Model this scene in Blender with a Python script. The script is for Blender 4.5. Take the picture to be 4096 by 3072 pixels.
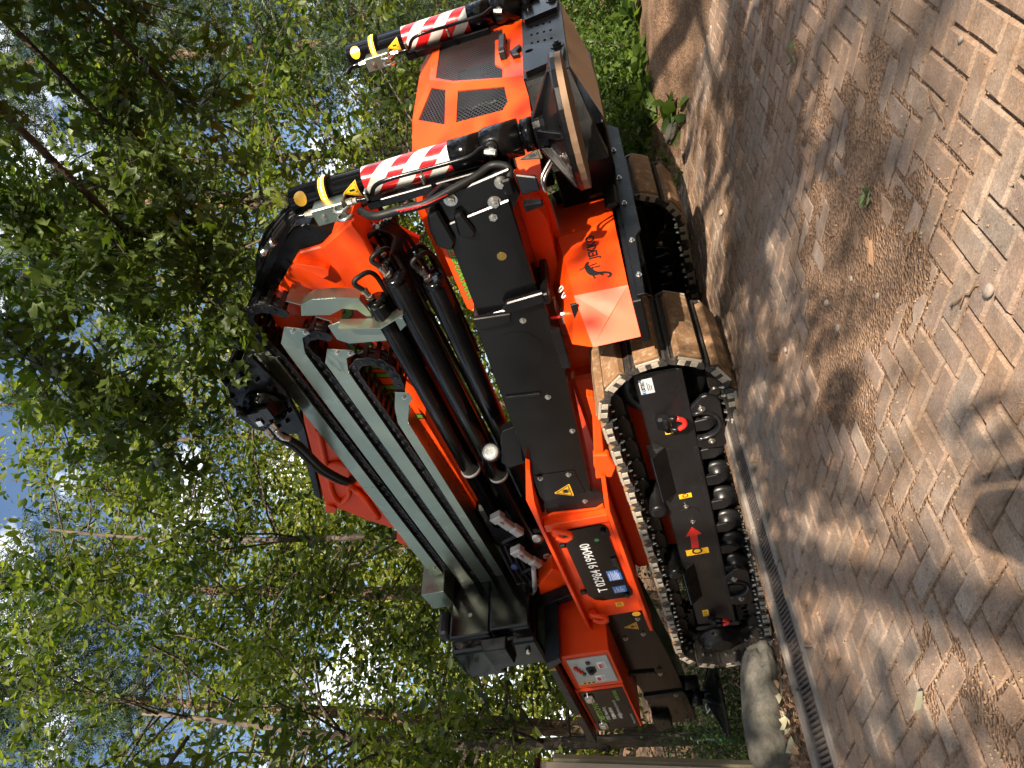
import bpy, bmesh, math, random
import numpy as np
from mathutils import Matrix, Vector
D = bpy.data
for o in list(D.objects): D.objects.remove(o)
SC = bpy.context.scene
COL = SC.collection
R_ = math.radians
rnd = random.Random(7)
rng = np.random.default_rng(11)

# ------------------------------------------------------------------ camera
CAM = Vector((0, 0, 0.98)); PITCH = R_(4.0)
cd = D.cameras.new('camera'); cd.sensor_width = 36; cd.sensor_fit = 'HORIZONTAL'; cd.lens = 27.03
cd.clip_start = 0.05; cd.clip_end = 600
cam = D.objects.new('camera', cd); COL.objects.link(cam); SC.camera = cam
upv = Vector((0, -math.sin(PITCH), math.cos(PITCH))); fw = Vector((0, math.cos(PITCH), math.sin(PITCH))); rt = Vector((1, 0, 0))
m = Matrix.Identity(4)           # phone held upright, picture stored on its side: up points to the left edge
for i in range(3): m[i][0] = -upv[i]; m[i][1] = rt[i]; m[i][2] = -fw[i]; m[i][3] = CAM[i]
cam.matrix_world = m
SC.render.resolution_x = 1024; SC.render.resolution_y = 768

# ------------------------------------------------------------------ sky and sun
SUN = Vector((0.175, -1.04, 0.535)).normalized()      # towards the sun, behind the photographer
wd = D.worlds.new('World'); SC.world = wd; wd.use_nodes = True
nt = wd.node_tree; nt.nodes.clear()
def nd(t, typ, **k):
    n = t.nodes.new(typ)
    for a, b in k.items():
        if a.startswith('i_'):
            key = a[2:]
            n.inputs[int(key) if key.isdigit() else key].default_value = b
        else: setattr(n, a, b)
    return n
sky = nd(nt, 'ShaderNodeTexSky', sky_type='NISHITA', sun_disc=False)
sky.sun_elevation = math.asin(SUN.z); sky.sun_rotation = math.atan2(SUN.x, SUN.y)
sky.air_density = 1.0; sky.dust_density = 1.2; sky.ozone_density = 2.0
tc = nd(nt, 'ShaderNodeTexCoord')
mp = nd(nt, 'ShaderNodeMapping'); mp.inputs['Scale'].default_value = (1.6, 1.6, 3.2)
ns = nd(nt, 'ShaderNodeTexNoise', i_Scale=2.6, i_Detail=7.0, i_Roughness=0.58)
cr = nd(nt, 'ShaderNodeMapRange', i_1=0.50, i_2=0.62, i_3=0.0, i_4=1.0)
mx = nd(nt, 'ShaderNodeMix', data_type='RGBA'); mx.inputs['B'].default_value = (17.0, 17.6, 18.6, 1)
bg = nd(nt, 'ShaderNodeBackground', i_Strength=0.056); wo = nd(nt, 'ShaderNodeOutputWorld')
lk = nt.links.new
lk(tc.outputs['Generated'], mp.inputs['Vector']); lk(mp.outputs['Vector'], ns.inputs['Vector'])
lk(ns.outputs['Fac'], cr.inputs[0]); lk(cr.outputs[0], mx.inputs['Factor'])
lk(sky.outputs[0], mx.inputs['A']); lk(mx.outputs['Result'], bg.inputs[0]); lk(bg.outputs[0], wo.inputs[0])
sl = D.lights.new('sun', 'SUN'); sl.energy = 5.0; sl.angle = R_(0.55); sl.color = (1.0, 0.86, 0.70)
so = D.objects.new('sun', sl); COL.objects.link(so); so.rotation_euler = SUN.to_track_quat('Z', 'Y').to_euler(); so.location = (3, -12, 14)
vs = SC.view_settings; vs.view_transform = 'Standard'; vs.look = 'None'; vs.exposure = 1.62; vs.gamma = 1.0; vs.use_curve_mapping = False

# ------------------------------------------------------------------ materials
MATS = {}
def base_mat(name):
    m = D.materials.new(name); m.use_nodes = True; m.node_tree.nodes.clear(); MATS[name] = m
    return m, m.node_tree
def pm(name, col, rough=0.5, metal=0.0, coat=0.0, var=0.12, nscale=8.0, bump=0.0, bscale=60.0, dust=None, dustamt=0.0, rvar=0.1, coords='Object', emis=None, estr=0.0, spec=0.5, coatr=0.06):
    m, t = base_mat(name); l = t.links.new
    out = nd(t, 'ShaderNodeOutputMaterial'); p = nd(t, 'ShaderNodeBsdfPrincipled')
    p.inputs['Roughness'].default_value = rough; p.inputs['Metallic'].default_value = metal
    p.inputs['Coat Weight'].default_value = coat; p.inputs['Coat Roughness'].default_value = coatr
    p.inputs['Specular IOR Level'].default_value = spec
    c = nd(t, 'ShaderNodeTexCoord'); n = nd(t, 'ShaderNodeTexNoise', i_Scale=nscale, i_Detail=6.0, i_Roughness=0.6)
    l(c.outputs[coords], n.inputs['Vector'])
    a = tuple(max(0, x * (1 - var)) for x in col) + (1,); b = tuple(x * (1 + var) for x in col) + (1,)
    x = nd(t, 'ShaderNodeMix', data_type='RGBA'); x.inputs['A'].default_value = a; x.inputs['B'].default_value = b
    l(n.outputs['Fac'], x.inputs['Factor']); colout = x.outputs['Result']
    if dust:
        n2 = nd(t, 'ShaderNodeTexNoise', i_Scale=nscale * 2.3, i_Detail=8.0, i_Roughness=0.7); l(c.outputs[coords], n2.inputs['Vector'])
        r2 = nd(t, 'ShaderNodeMapRange', i_1=0.62 - dustamt * 0.45, i_2=0.78 - dustamt * 0.3, i_3=0.0, i_4=min(1, 0.25 + dustamt)); l(n2.outputs['Fac'], r2.inputs[0])
        y = nd(t, 'ShaderNodeMix', data_type='RGBA'); y.inputs['B'].default_value = tuple(dust) + (1,)
        l(r2.outputs[0], y.inputs['Factor']); l(colout, y.inputs['A']); colout = y.outputs['Result']
    l(colout, p.inputs['Base Color'])
    if rvar:
        rr = nd(t, 'ShaderNodeMapRange', i_1=0.3, i_2=0.7, i_3=max(0.02, rough - rvar), i_4=min(1, rough + rvar)); l(n.outputs['Fac'], rr.inputs[0]); l(rr.outputs[0], p.inputs['Roughness'])
    if bump:
        n3 = nd(t, 'ShaderNodeTexNoise', i_Scale=bscale, i_Detail=5.0, i_Roughness=0.65); l(c.outputs[coords], n3.inputs['Vector'])
        bp = nd(t, 'ShaderNodeBump', i_Strength=bump, i_Distance=0.01); l(n3.outputs['Fac'], bp.inputs['Height']); l(bp.outputs[0], p.inputs['Normal'])
    if emis:
        p.inputs['Emission Color'].default_value = tuple(emis) + (1,); p.inputs['Emission Strength'].default_value = estr
    l(p.outputs[0], out.inputs[0])
    return m
ORANGE = pm('orange_paint', (0.70, 0.052, 0.003), 0.42, coat=0.08, spec=0.25, var=0.05, nscale=3, bump=0.02, bscale=220, dust=(0.42, 0.12, 0.05), dustamt=0.04, rvar=0.06)
BLACK = pm('black_gloss_paint', (0.0026, 0.0026, 0.0029), 0.17, var=0.3, nscale=5, bump=0.02, bscale=160, rvar=0.05, spec=0.26)
BLACKM = pm('black_satin_steel', (0.0045, 0.0045, 0.0048), 0.30, var=0.35, nscale=7, bump=0.04, bscale=120, spec=0.20, dust=(0.018, 0.016, 0.014), dustamt=0.02)
BLACKW = pm('black_worn_steel', (0.0065, 0.0065, 0.0070), 0.33, var=0.4, nscale=5, bump=0.05, bscale=90, dust=(0.08, 0.068, 0.055), dustamt=0.05, spec=0.4)
RUBBER = pm('black_rubber', (0.005, 0.005, 0.005), 0.5, spec=0.25, var=0.3, nscale=30, bump=0.1, bscale=200)
PLASTIC = pm('black_plastic', (0.006, 0.006, 0.007), 0.4, spec=0.3, var=0.2, nscale=20, bump=0.03, bscale=300)
ZINC = pm('zinc_sheet', (0.23, 0.265, 0.215), 0.34, metal=0.9, var=0.08, nscale=14, bump=0.02, bscale=60, dust=(0.22, 0.25, 0.20), dustamt=0.10, rvar=0.08)
STEEL = pm('bright_steel', (0.55, 0.54, 0.50), 0.3, metal=1.0, var=0.1, nscale=40)
ALU = pm('grey_cast_aluminium', (0.40, 0.39, 0.37), 0.5, metal=0.3, var=0.1, nscale=30, bump=0.04)
PADRUB = pm('dusty_track_rubber', (0.17, 0.095, 0.048), 0.92, var=0.5, nscale=14, bump=0.5, bscale=90, dust=(0.44, 0.36, 0.26), dustamt=0.28, rvar=0.04, spec=0.15)
PADEND = pm('pale_polyurethane', (0.30, 0.265, 0.21), 0.85, var=0.3, nscale=30, bump=0.2, dust=(0.15, 0.10, 0.065), dustamt=0.3, spec=0.2)
SHOE = pm('muddy_track_steel', (0.030, 0.028, 0.026), 0.5, metal=0.3, var=0.5, nscale=16, bump=0.2, dust=(0.22, 0.15, 0.09), dustamt=0.22)
LINK = pm('greasy_chain_steel', (0.022, 0.020, 0.018), 0.4, metal=0.4, var=0.5, nscale=22, bump=0.15, dust=(0.16, 0.11, 0.07), dustamt=0.15)
RED = pm('red_reflective', (0.50, 0.008, 0.012), 0.25, coat=0.4, var=0.06, nscale=40)
WHITE = pm('white_reflective', (0.62, 0.63, 0.58), 0.3, coat=0.3, var=0.05, nscale=40)
REDP = pm('red_paint', (0.55, 0.015, 0.01), 0.4, var=0.15)
YEL = pm('yellow_sticker', (0.78, 0.42, 0.012), 0.35, var=0.05)
INK = pm('black_ink', (0.006, 0.006, 0.006), 0.4, var=0.1)
WINK = pm('white_ink', (0.78, 0.78, 0.76), 0.4, var=0.03)
GINK = pm('green_ink', (0.11, 0.24, 0.015), 0.4, var=0.05)
BLUES = pm('blue_sticker', (0.03, 0.13, 0.42), 0.35, var=0.05)
GREYP = pm('grey_panel_paint', (0.36, 0.38, 0.36), 0.4, var=0.04)
GREYS = pm('grey_sticker', (0.42, 0.45, 0.47), 0.4, var=0.04)
GREENB = pm('green_button', (0.01, 0.16, 0.05), 0.3, var=0.1)
AMBER = pm('amber_light', (0.9, 0.35, 0.01), 0.3, emis=(1.0, 0.42, 0.02), estr=2.2, var=0.02)
LED = pm('amber_led', (1.0, 0.6, 0.1), 0.3, emis=(1.0, 0.62, 0.10), estr=6.0, var=0.02)
LENS = pm('lamp_lens', (0.55, 0.55, 0.52), 0.12, coat=1.0, var=0.1, nscale=60, metal=0.5)
PLY = pm('plywood', (0.17, 0.105, 0.06), 0.8, var=0.35, nscale=9, bump=0.15)
TANREFL = pm('tan_ground_reflection', (0.30, 0.19, 0.12), 0.55, var=0.12, nscale=40, bump=0.1, bscale=300)  # sunlit ground mirrored in the black bumper underside, painted in as tan
ROPE = pm('green_grey_rope', (0.12, 0.14, 0.11), 0.8, var=0.4, nscale=60, bump=0.4, bscale=180)
REDHOSE = pm('red_print', (0.35, 0.01, 0.015), 0.6, var=0.1)
BLUEP = pm('blue_box', (0.012, 0.02, 0.09), 0.4, var=0.1)
MESH = pm('dark_wire_mesh', (0.06, 0.06, 0.06), 0.35, metal=0.7, var=0.2)
BRASS = pm('brass', (0.45, 0.30, 0.08), 0.3, metal=1.0, var=0.1)
STONE = pm('grey_boulder_stone', (0.105, 0.098, 0.085), 0.95, var=0.65, nscale=9, bump=1.0, bscale=45, dust=(0.04, 0.042, 0.024), dustamt=0.4, spec=0.1)
PEB = pm('pebble_stone', (0.24, 0.20, 0.165), 0.9, var=0.4, nscale=30, bump=0.5, dust=(0.12, 0.08, 0.05), dustamt=0.2, spec=0.2)
KERB = pm('concrete_kerb', (0.19, 0.165, 0.14), 0.92, var=0.3, nscale=16, bump=0.35, bscale=140, spec=0.2, dust=(0.12, 0.075, 0.045), dustamt=0.25)
GRATE = pm('weathered_iron', (0.07, 0.06, 0.055), 0.7, metal=0.3, var=0.3, nscale=25, bump=0.3, dust=(0.15, 0.10, 0.06), dustamt=0.25)
BEIGE = pm('beige_sheet', (0.46, 0.40, 0.31), 0.6, var=0.06, nscale=6, dust=(0.14, 0.12, 0.08), dustamt=0.05)
OLIVE = pm('olive_grey_frame', (0.13, 0.12, 0.075), 0.6, var=0.15, nscale=9)
GREENP = pm('dark_green_post_paint', (0.006, 0.045, 0.025), 0.4, var=0.1)
TWIGM = pm('dry_twig', (0.17, 0.10, 0.055), 0.9, var=0.3, nscale=30)
DEADLEAF = pm('dead_leaf_brown', (0.24, 0.14, 0.075), 0.85, var=0.4, nscale=12, bump=0.2)
PALELEAF = pm('pale_withered_leaf', (0.26, 0.24, 0.15), 0.85, var=0.3, nscale=12)
GREENLEAF = pm('fallen_green_leaf', (0.08, 0.12, 0.035), 0.6, var=0.3, nscale=16)
SKIN = pm('skin', (0.45, 0.27, 0.19), 0.6, var=0.06)
CLOTH = pm('dark_blue_cloth', (0.03, 0.04, 0.07), 0.9, var=0.2, nscale=30)

def bark(name, a, b, scale=6.0):
    m, t = base_mat(name); l = t.links.new
    out = nd(t, 'ShaderNodeOutputMaterial'); p = nd(t, 'ShaderNodeBsdfPrincipled', i_Roughness=0.95)
    p.inputs['Specular IOR Level'].default_value = 0.15
    c = nd(t, 'ShaderNodeTexCoord'); mpn = nd(t, 'ShaderNodeMapping'); mpn.inputs['Scale'].default_value = (3, 3, 0.7)
    n = nd(t, 'ShaderNodeTexNoise', i_Scale=scale, i_Detail=9.0, i_Roughness=0.7); v = nd(t, 'ShaderNodeTexVoronoi', i_Scale=scale * 2)
    l(c.outputs['Object'], mpn.inputs[0]); l(mpn.outputs[0], n.inputs['Vector']); l(mpn.outputs[0], v.inputs['Vector'])
    x = nd(t, 'ShaderNodeMix', data_type='RGBA'); x.inputs['A'].default_value = a + (1,); x.inputs['B'].default_value = b + (1,)
    mr = nd(t, 'ShaderNodeMapRange', i_1=0.35, i_2=0.65); l(n.outputs['Fac'], mr.inputs[0]); l(mr.outputs[0], x.inputs['Factor']); l(x.outputs['Result'], p.inputs['Base Color'])
    bp = nd(t, 'ShaderNodeBump', i_Strength=0.8, i_Distance=0.03); l(v.outputs['Distance'], bp.inputs['Height']); l(bp.outputs[0], p.inputs['Normal'])
    l(p.outputs[0], out.inputs[0]); return m
BARK = bark('spruce_bark', (0.05, 0.034, 0.025), (0.19, 0.13, 0.09))
BARK2 = bark('grey_smooth_bark', (0.035, 0.028, 0.022), (0.115, 0.095, 0.075), 4.0)
def leafmat(name, dark, light, trans, tl=0.5, rough=0.45):
    m, t = base_mat(name); l = t.links.new
    out = nd(t, 'ShaderNodeOutputMaterial'); p = nd(t, 'ShaderNodeBsdfPrincipled', i_Roughness=rough); p.inputs['Specular IOR Level'].default_value = 0.35
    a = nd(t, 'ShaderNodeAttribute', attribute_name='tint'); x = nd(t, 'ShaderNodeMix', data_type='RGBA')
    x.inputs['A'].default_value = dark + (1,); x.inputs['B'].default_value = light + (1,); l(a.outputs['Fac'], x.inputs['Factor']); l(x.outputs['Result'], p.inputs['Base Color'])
    y = nd(t, 'ShaderNodeMix', data_type='RGBA', blend_type='MULTIPLY', i_Factor=1.0); y.inputs['B'].default_value = trans + (1,); l(x.outputs['Result'], y.inputs['A'])
    tr = nd(t, 'ShaderNodeBsdfTranslucent'); l(y.outputs['Result'], tr.inputs[0])
    ms = nd(t, 'ShaderNodeMixShader', i_0=tl); l(p.outputs[0], ms.inputs[1]); l(tr.outputs[0], ms.inputs[2]); l(ms.outputs[0], out.inputs[0]); return m
LEAF_BIG = leafmat('large_lobed_leaf', (0.028, 0.048, 0.009), (0.080, 0.120, 0.022), (1.6, 1.8, 0.6), 0.38)
LEAF_MID = leafmat('oval_leaf', (0.018, 0.040, 0.010), (0.125, 0.158, 0.028), (1.9, 1.9, 0.55), 0.5)
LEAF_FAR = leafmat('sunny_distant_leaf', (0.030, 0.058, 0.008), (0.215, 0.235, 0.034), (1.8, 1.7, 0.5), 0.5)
NEEDLE = leafmat('spruce_needles', (0.012, 0.028, 0.012), (0.042, 0.070, 0.022), (1.3, 1.4, 0.7), 0.2)
HERB = leafmat('nettle_leaf', (0.028, 0.062, 0.012), (0.115, 0.175, 0.032), (1.6, 1.7, 0.6), 0.45)
HEDGE = leafmat('hedge_leaf', (0.022, 0.050, 0.016), (0.075, 0.125, 0.030), (1.5, 1.6, 0.7), 0.4)

def paver_mat():
    m, t = base_mat('concrete_paver'); l = t.links.new
    out = nd(t, 'ShaderNodeOutputMaterial'); p = nd(t, 'ShaderNodeBsdfPrincipled', i_Roughness=0.93); p.inputs['Specular IOR Level'].default_value = 0.2
    oi = nd(t, 'ShaderNodeObjectInfo'); a = nd(t, 'ShaderNodeAttribute', attribute_name='tint'); g = nd(t, 'ShaderNodeNewGeometry')
    ad = nd(t, 'ShaderNodeMath', operation='ADD'); l(oi.outputs['Random'], ad.inputs[0]); l(a.outputs['Fac'], ad.inputs[1]); fr = nd(t, 'ShaderNodeMath', operation='FRACT'); l(ad.outputs[0], fr.inputs[0])
    r = nd(t, 'ShaderNodeValToRGB'); e = r.color_ramp.elements
    e[0].position = 0.0; e[0].color = (0.205, 0.155, 0.120, 1); e[1].position = 1.0; e[1].color = (0.270, 0.208, 0.160, 1)
    k = e.new(0.5); k.color = (0.240, 0.172, 0.132, 1); k = e.new(0.75); k.color = (0.225, 0.180, 0.142, 1)
    l(fr.outputs[0], r.inputs[0])
    n = nd(t, 'ShaderNodeTexNoise', i_Scale=2.1, i_Detail=9.0, i_Roughness=0.68); l(g.outputs['Position'], n.inputs['Vector'])
    mr = nd(t, 'ShaderNodeMapRange', i_1=0.42, i_2=0.60, i_3=0.0, i_4=0.9); l(n.outputs['Fac'], mr.inputs[0])
    x = nd(t, 'ShaderNodeMix', data_type='RGBA'); x.inputs['B'].default_value = (0.225, 0.145, 0.092, 1); l(mr.outputs[0], x.inputs['Factor']); l(r.outputs[0], x.inputs['A'])
    n2 = nd(t, 'ShaderNodeTexNoise', i_Scale=150.0, i_Detail=4.0, i_Roughness=0.8); l(g.outputs['Position'], n2.inputs['Vector'])
    mr2 = nd(t, 'ShaderNodeMapRange', i_1=0.3, i_2=0.7, i_3=0.62, i_4=1.38); l(n2.outputs['Fac'], mr2.inputs[0])
    n5 = nd(t, 'ShaderNodeTexNoise', i_Scale=14.0, i_Detail=6.0, i_Roughness=0.7); l(g.outputs['Position'], n5.inputs['Vector'])
    mr5 = nd(t, 'ShaderNodeMapRange', i_1=0.3, i_2=0.7, i_3=0.72, i_4=1.25); l(n5.outputs['Fac'], mr5.inputs[0])
    mm = nd(t, 'ShaderNodeMath', operation='MULTIPLY'); l(mr2.outputs[0], mm.inputs[0]); l(mr5.outputs[0], mm.inputs[1])
    cv = nd(t, 'ShaderNodeVectorMath', operation='SCALE'); l(x.outputs['Result'], cv.inputs[0]); l(mm.outputs[0], cv.inputs['Scale']); l(cv.outputs[0], p.inputs['Base Color'])
    ba = nd(t, 'ShaderNodeMath', operation='ADD'); l(n2.outputs['Fac'], ba.inputs[0]); l(n5.outputs['Fac'], ba.inputs[1])
    bp = nd(t, 'ShaderNodeBump', i_Strength=0.55, i_Distance=0.004); l(ba.outputs[0], bp.inputs['Height']); l(bp.outputs[0], p.inputs['Normal'])
    l(p.outputs[0], out.inputs[0]); return m
PAVER = paver_mat()
def soil_mat():
    m, t = base_mat('brown_grit_soil'); l = t.links.new
    out = nd(t, 'ShaderNodeOutputMaterial'); p = nd(t, 'ShaderNodeBsdfPrincipled', i_Roughness=0.97); p.inputs['Specular IOR Level'].default_value = 0.1
    g = nd(t, 'ShaderNodeNewGeometry'); n = nd(t, 'ShaderNodeTexNoise', i_Scale=3.0, i_Detail=10.0, i_Roughness=0.75); l(g.outputs['Position'], n.inputs['Vector'])
    n2 = nd(t, 'ShaderNodeTexVoronoi', i_Scale=95.0); l(g.outputs['Position'], n2.inputs['Vector'])
    r = nd(t, 'ShaderNodeValToRGB'); e = r.color_ramp.elements; e[0].position = 0.3; e[0].color = (0.095, 0.058, 0.036, 1); e[1].position = 0.72; e[1].color = (0.250, 0.160, 0.102, 1); l(n.outputs['Fac'], r.inputs[0])
    mr = nd(t, 'ShaderNodeMapRange', i_1=0.0, i_2=1.0, i_3=0.7, i_4=1.5); sp = nd(t, 'ShaderNodeSeparateColor'); l(n2.outputs['Color'], sp.inputs[0]); l(sp.outputs[0], mr.inputs[0])
    cv = nd(t, 'ShaderNodeVectorMath', operation='SCALE'); l(r.outputs[0], cv.inputs[0]); l(mr.outputs[0], cv.inputs['Scale']); l(cv.outputs[0], p.inputs['Base Color'])
    bp = nd(t, 'ShaderNodeBump', i_Strength=0.9, i_Distance=0.01); ba = nd(t, 'ShaderNodeMath', operation='ADD'); l(n2.outputs['Distance'], ba.inputs[0]); l(n.outputs['Fac'], ba.inputs[1]); l(ba.outputs[0], bp.inputs['Height']); l(bp.outputs[0], p.inputs['Normal'])
    l(p.outputs[0], out.inputs[0]); return m
SOIL = soil_mat()

# ------------------------------------------------------------------ mesh helpers
def tag(o, label=None, cat=None, group=None, kind=None):
    if label: o['label'] = label
    if cat: o['category'] = cat
    if group: o['group'] = group
    if kind: o['kind'] = kind
    return o
def empty(name, loc=(0, 0, 0), rz=0.0):
    o = D.objects.new(name, None); COL.objects.link(o); o.location = loc; o.rotation_euler = (0, 0, rz); o.empty_display_size = 0.1; return o
def link(name, me, parent=None):
    o = D.objects.new(name, me); COL.objects.link(o)
    if parent: o.parent = parent
    return o
class MB:
    def __init__(s): s.v = []; s.f = []; s.sm = []; s.mi = []; s.mats = []
    def _mat(s, m):
        if m is None: return 0
        if m not in s.mats: s.mats.append(m)
        return s.mats.index(m)
    def add(s, vs, fs, smooth=False, mat=None):
        k = len(s.v); s.v += [tuple(a) for a in vs]; s.f += [tuple(i + k for i in f) for f in fs]
        s.sm += [smooth] * len(fs) if isinstance(smooth, bool) else smooth; s.mi += [s._mat(mat)] * len(fs); return s
    def bm(s, b, smooth=False, mat=None):
        b.verts.index_update(); s.add([tuple(v.co) for v in b.verts], [[v.index for v in f.verts] for f in b.faces], smooth, mat); b.free(); return s
    def prism(s, ax, pts, a, b, bev=0.0, mat=None, seg=1, M=None):
        # polygon pts in the two other axes, extruded along ax from a to b
        def co(p, h):
            if ax == 'x': return (h, p[0], p[1])
            if ax == 'y': return (p[0], h, p[1])
            return (p[0], p[1], h)
        bb = bmesh.new(); n = len(pts)
        A = [bb.verts.new(co(p, a)) for p in pts]; B = [bb.verts.new(co(p, b)) for p in pts]
        bb.faces.new(A); bb.faces.new(B[::-1])
        for i in range(n): bb.faces.new((A[i], A[(i + 1) % n], B[(i + 1) % n], B[i]))
        bmesh.ops.recalc_face_normals(bb, faces=bb.faces)
        if bev > 0: bmesh.ops.bevel(bb, geom=list(bb.edges), offset=bev, segments=seg, affect='EDGES', profile=0.5, clamp_overlap=True)
        if M is not None: bmesh.ops.transform(bb, matrix=M, verts=bb.verts)
        return s.bm(bb, False, mat)
    def box(s, x0, x1, y0, y1, z0, z1, bev=0.004, mat=None, M=None, seg=1):
        return s.prism('z', [(x0, y0), (x1, y0), (x1, y1), (x0, y1)], z0, z1, bev, mat, seg, M)
    def hexa(s, p8, bev=0.0, mat=None):
        # eight corners: bottom ring 0-3, top ring 4-7
        bb = bmesh.new(); V = [bb.verts.new(p) for p in p8]
        for f in ((0, 1, 2, 3), (4, 5, 6, 7), (0, 1, 5, 4), (1, 2, 6, 5), (2, 3, 7, 6), (3, 0, 4, 7)): bb.faces.new([V[i] for i in f])
        bmesh.ops.recalc_face_normals(bb, faces=bb.faces)
        if bev > 0: bmesh.ops.bevel(bb, geom=list(bb.edges), offset=bev, segments=1, affect='EDGES', profile=0.5, clamp_overlap=True)
        return s.bm(bb, False, mat)
    def frame(s, p0, p1):
        d = (Vector(p1) - Vector(p0)).normalized(); a = Vector((0, 0, 1)) if abs(d.z) < 0.9 else Vector((1, 0, 0))
        u = d.cross(a).normalized(); return d, u, d.cross(u)
    def lathe(s, p0, axis, prof, seg=20, mat=None, smooth=True, M=None):
        # prof: (distance along axis, radius)
        p0 = Vector(p0); d = Vector(axis).normalized(); a = Vector((0, 0, 1)) if abs(d.z) < 0.9 else Vector((1, 0, 0)); u = d.cross(a).normalized(); w = d.cross(u)
        vs = []; fs = []
        for (h, r) in prof:
            for k in range(seg):
                t = 2 * math.pi * k / seg; vs.append(p0 + d * h + (u * math.cos(t) + w * math.sin(t)) * r)
        for i in range(len(prof) - 1):
            for k in range(seg): fs.append((i * seg + k, i * seg + (k + 1) % seg, (i + 1) * seg + (k + 1) % seg, (i + 1) * seg + k))
        sm = [smooth] * len(fs); fs.append(tuple(range(seg))[::-1]); fs.append(tuple((len(prof) - 1) * seg + k for k in range(seg))); sm += [False, False]
        k = len(s.v); s.v += [tuple(v) for v in vs]; s.f += [tuple(i + k for i in f) for f in fs]; s.sm += sm; s.mi += [s._mat(mat)] * len(fs); return s
    def cyl(s, p0, p1, r, seg=20, mat=None, bev=0.0, r1=None):
        L = (Vector(p1) - Vector(p0)); l = L.length; r1 = r if r1 is None else r1
        pr = [(0, r - bev), (bev, r), (l - bev, r1), (l, r1 - bev)] if bev > 0 else [(0, r), (l, r1)]
        if bev > 0:   # hard shading at the caps
            return s.lathe(p0, L, pr, seg, mat)
        return s.lathe(p0, L, pr, seg, mat)
    def tube(s, path, r, seg=8, mat=None, rr=None, closed=False):
        P = [Vector(p) for p in path]; n = len(P); vs = []; fs = []; u = None
        for i in range(n):
            if closed: d = (P[(i + 1) % n] - P[i - 1]).normalized()
            else: d = (P[min(i + 1, n - 1)] - P[max(i - 1, 0)]).normalized()
            if u is None:
                a = Vector((0, 0, 1)) if abs(d.z) < 0.9 else Vector((1, 0, 0)); u = d.cross(a).normalized()
            else: u = (u - d * u.dot(d)).normalized()
            w = d.cross(u); q = rr[i] if rr else r
            for k in range(seg):
                t = 2 * math.pi * k / seg; vs.append(P[i] + (u * math.cos(t) + w * math.sin(t)) * q)
        for i in range(n if closed else n - 1):
            j = (i + 1) % n
            for k in range(seg): fs.append((i * seg + k, i * seg + (k + 1) % seg, j * seg + (k + 1) % seg, j * seg + k))
        sm = [True] * len(fs)
        if not closed:
            fs.append(tuple(range(seg))[::-1]); fs.append(tuple((n - 1) * seg + k for k in range(seg))); sm += [False, False]
        k = len(s.v); s.v += [tuple(v) for v in vs]; s.f += [tuple(i + k for i in f) for f in fs]; s.sm += sm; s.mi += [s._mat(mat)] * len(fs); return s
    def mesh(s, name, mat=None):
        me = D.meshes.new(name); me.from_pydata(s.v, [], s.f)
        if s.mats:
            for q in s.mats: me.materials.append(q)
            me.polygons.foreach_set('material_index', s.mi)
        elif mat: me.materials.append(mat)
        me.polygons.foreach_set('use_smooth', s.sm); me.update()
        return me
    def pieces(s):
        n = len(s.v); p = list(range(n))
        def root(i):
            while p[i] != i: p[i] = p[p[i]]; i = p[i]
            return i
        for f in s.f:
            a = root(f[0])
            for i in f[1:]: p[root(i)] = a
        isl = {}
        for i in range(n): isl.setdefault(root(i), []).append(i)
        if len(isl) < 2 or len(isl) > 200: return None
        keys = list(isl); V = np.array(s.v); lo = np.array([V[isl[k]].min(0) for k in keys]); hi = np.array([V[isl[k]].max(0) for k in keys]); sz = (hi - lo).max(1)
        gap = np.maximum(0, np.maximum(lo[:, None] - hi[None], lo[None] - hi[:, None])); near = np.sqrt((gap ** 2).sum(2)) <= np.maximum(0.016, 0.48 * np.maximum(sz[:, None], sz[None]))
        q = list(range(len(keys)))
        def r2(i):
            while q[i] != i: i = q[i]
            return i
        for a, b in zip(*np.nonzero(near)): q[r2(a)] = r2(b)
        return {keys[i]: r2(i) for i in range(len(keys))}, root
    def build(s, name, mat=None, parent=None, label=None, split=True):
        got = s.pieces() if split and len(s.v) < 20000 else None
        if got and len(set(got[0].values())) > 1:      # pieces that lie apart become objects of their own
            lab, root = got; out = []
            for c in dict.fromkeys(lab.values()):
                b = MB(); b.mats = s.mats; ids = {}
                for f, sm, mi in zip(s.f, s.sm, s.mi):
                    if lab[root(f[0])] != c: continue
                    for i in f:
                        if i not in ids: ids[i] = len(b.v); b.v.append(s.v[i])
                    b.f.append(tuple(ids[i] for i in f)); b.sm.append(sm); b.mi.append(mi)
                o = link(name, b.mesh(name, mat), parent); out.append(o)
            if label: out[0]['label'] = label
            return out[0]
        o = link(name, s.mesh(name, mat), parent)
        if label: o['label'] = label
        return o
def spline(pts, n=8):
    P = [Vector(p) for p in pts]; P = [P[0] * 2 - P[1]] + P + [P[-1] * 2 - P[-2]]; out = []
    for i in range(1, len(P) - 2):
        for k in range(n):
            t = k / n; a, b, c, d = P[i - 1], P[i], P[i + 1], P[i + 2]
            out.append(0.5 * ((2 * b) + (c - a) * t + (2 * a - 5 * b + 4 * c - d) * t * t + (3 * b - a - 3 * c + d) * t ** 3))
    out.append(P[-2]); return out
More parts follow.
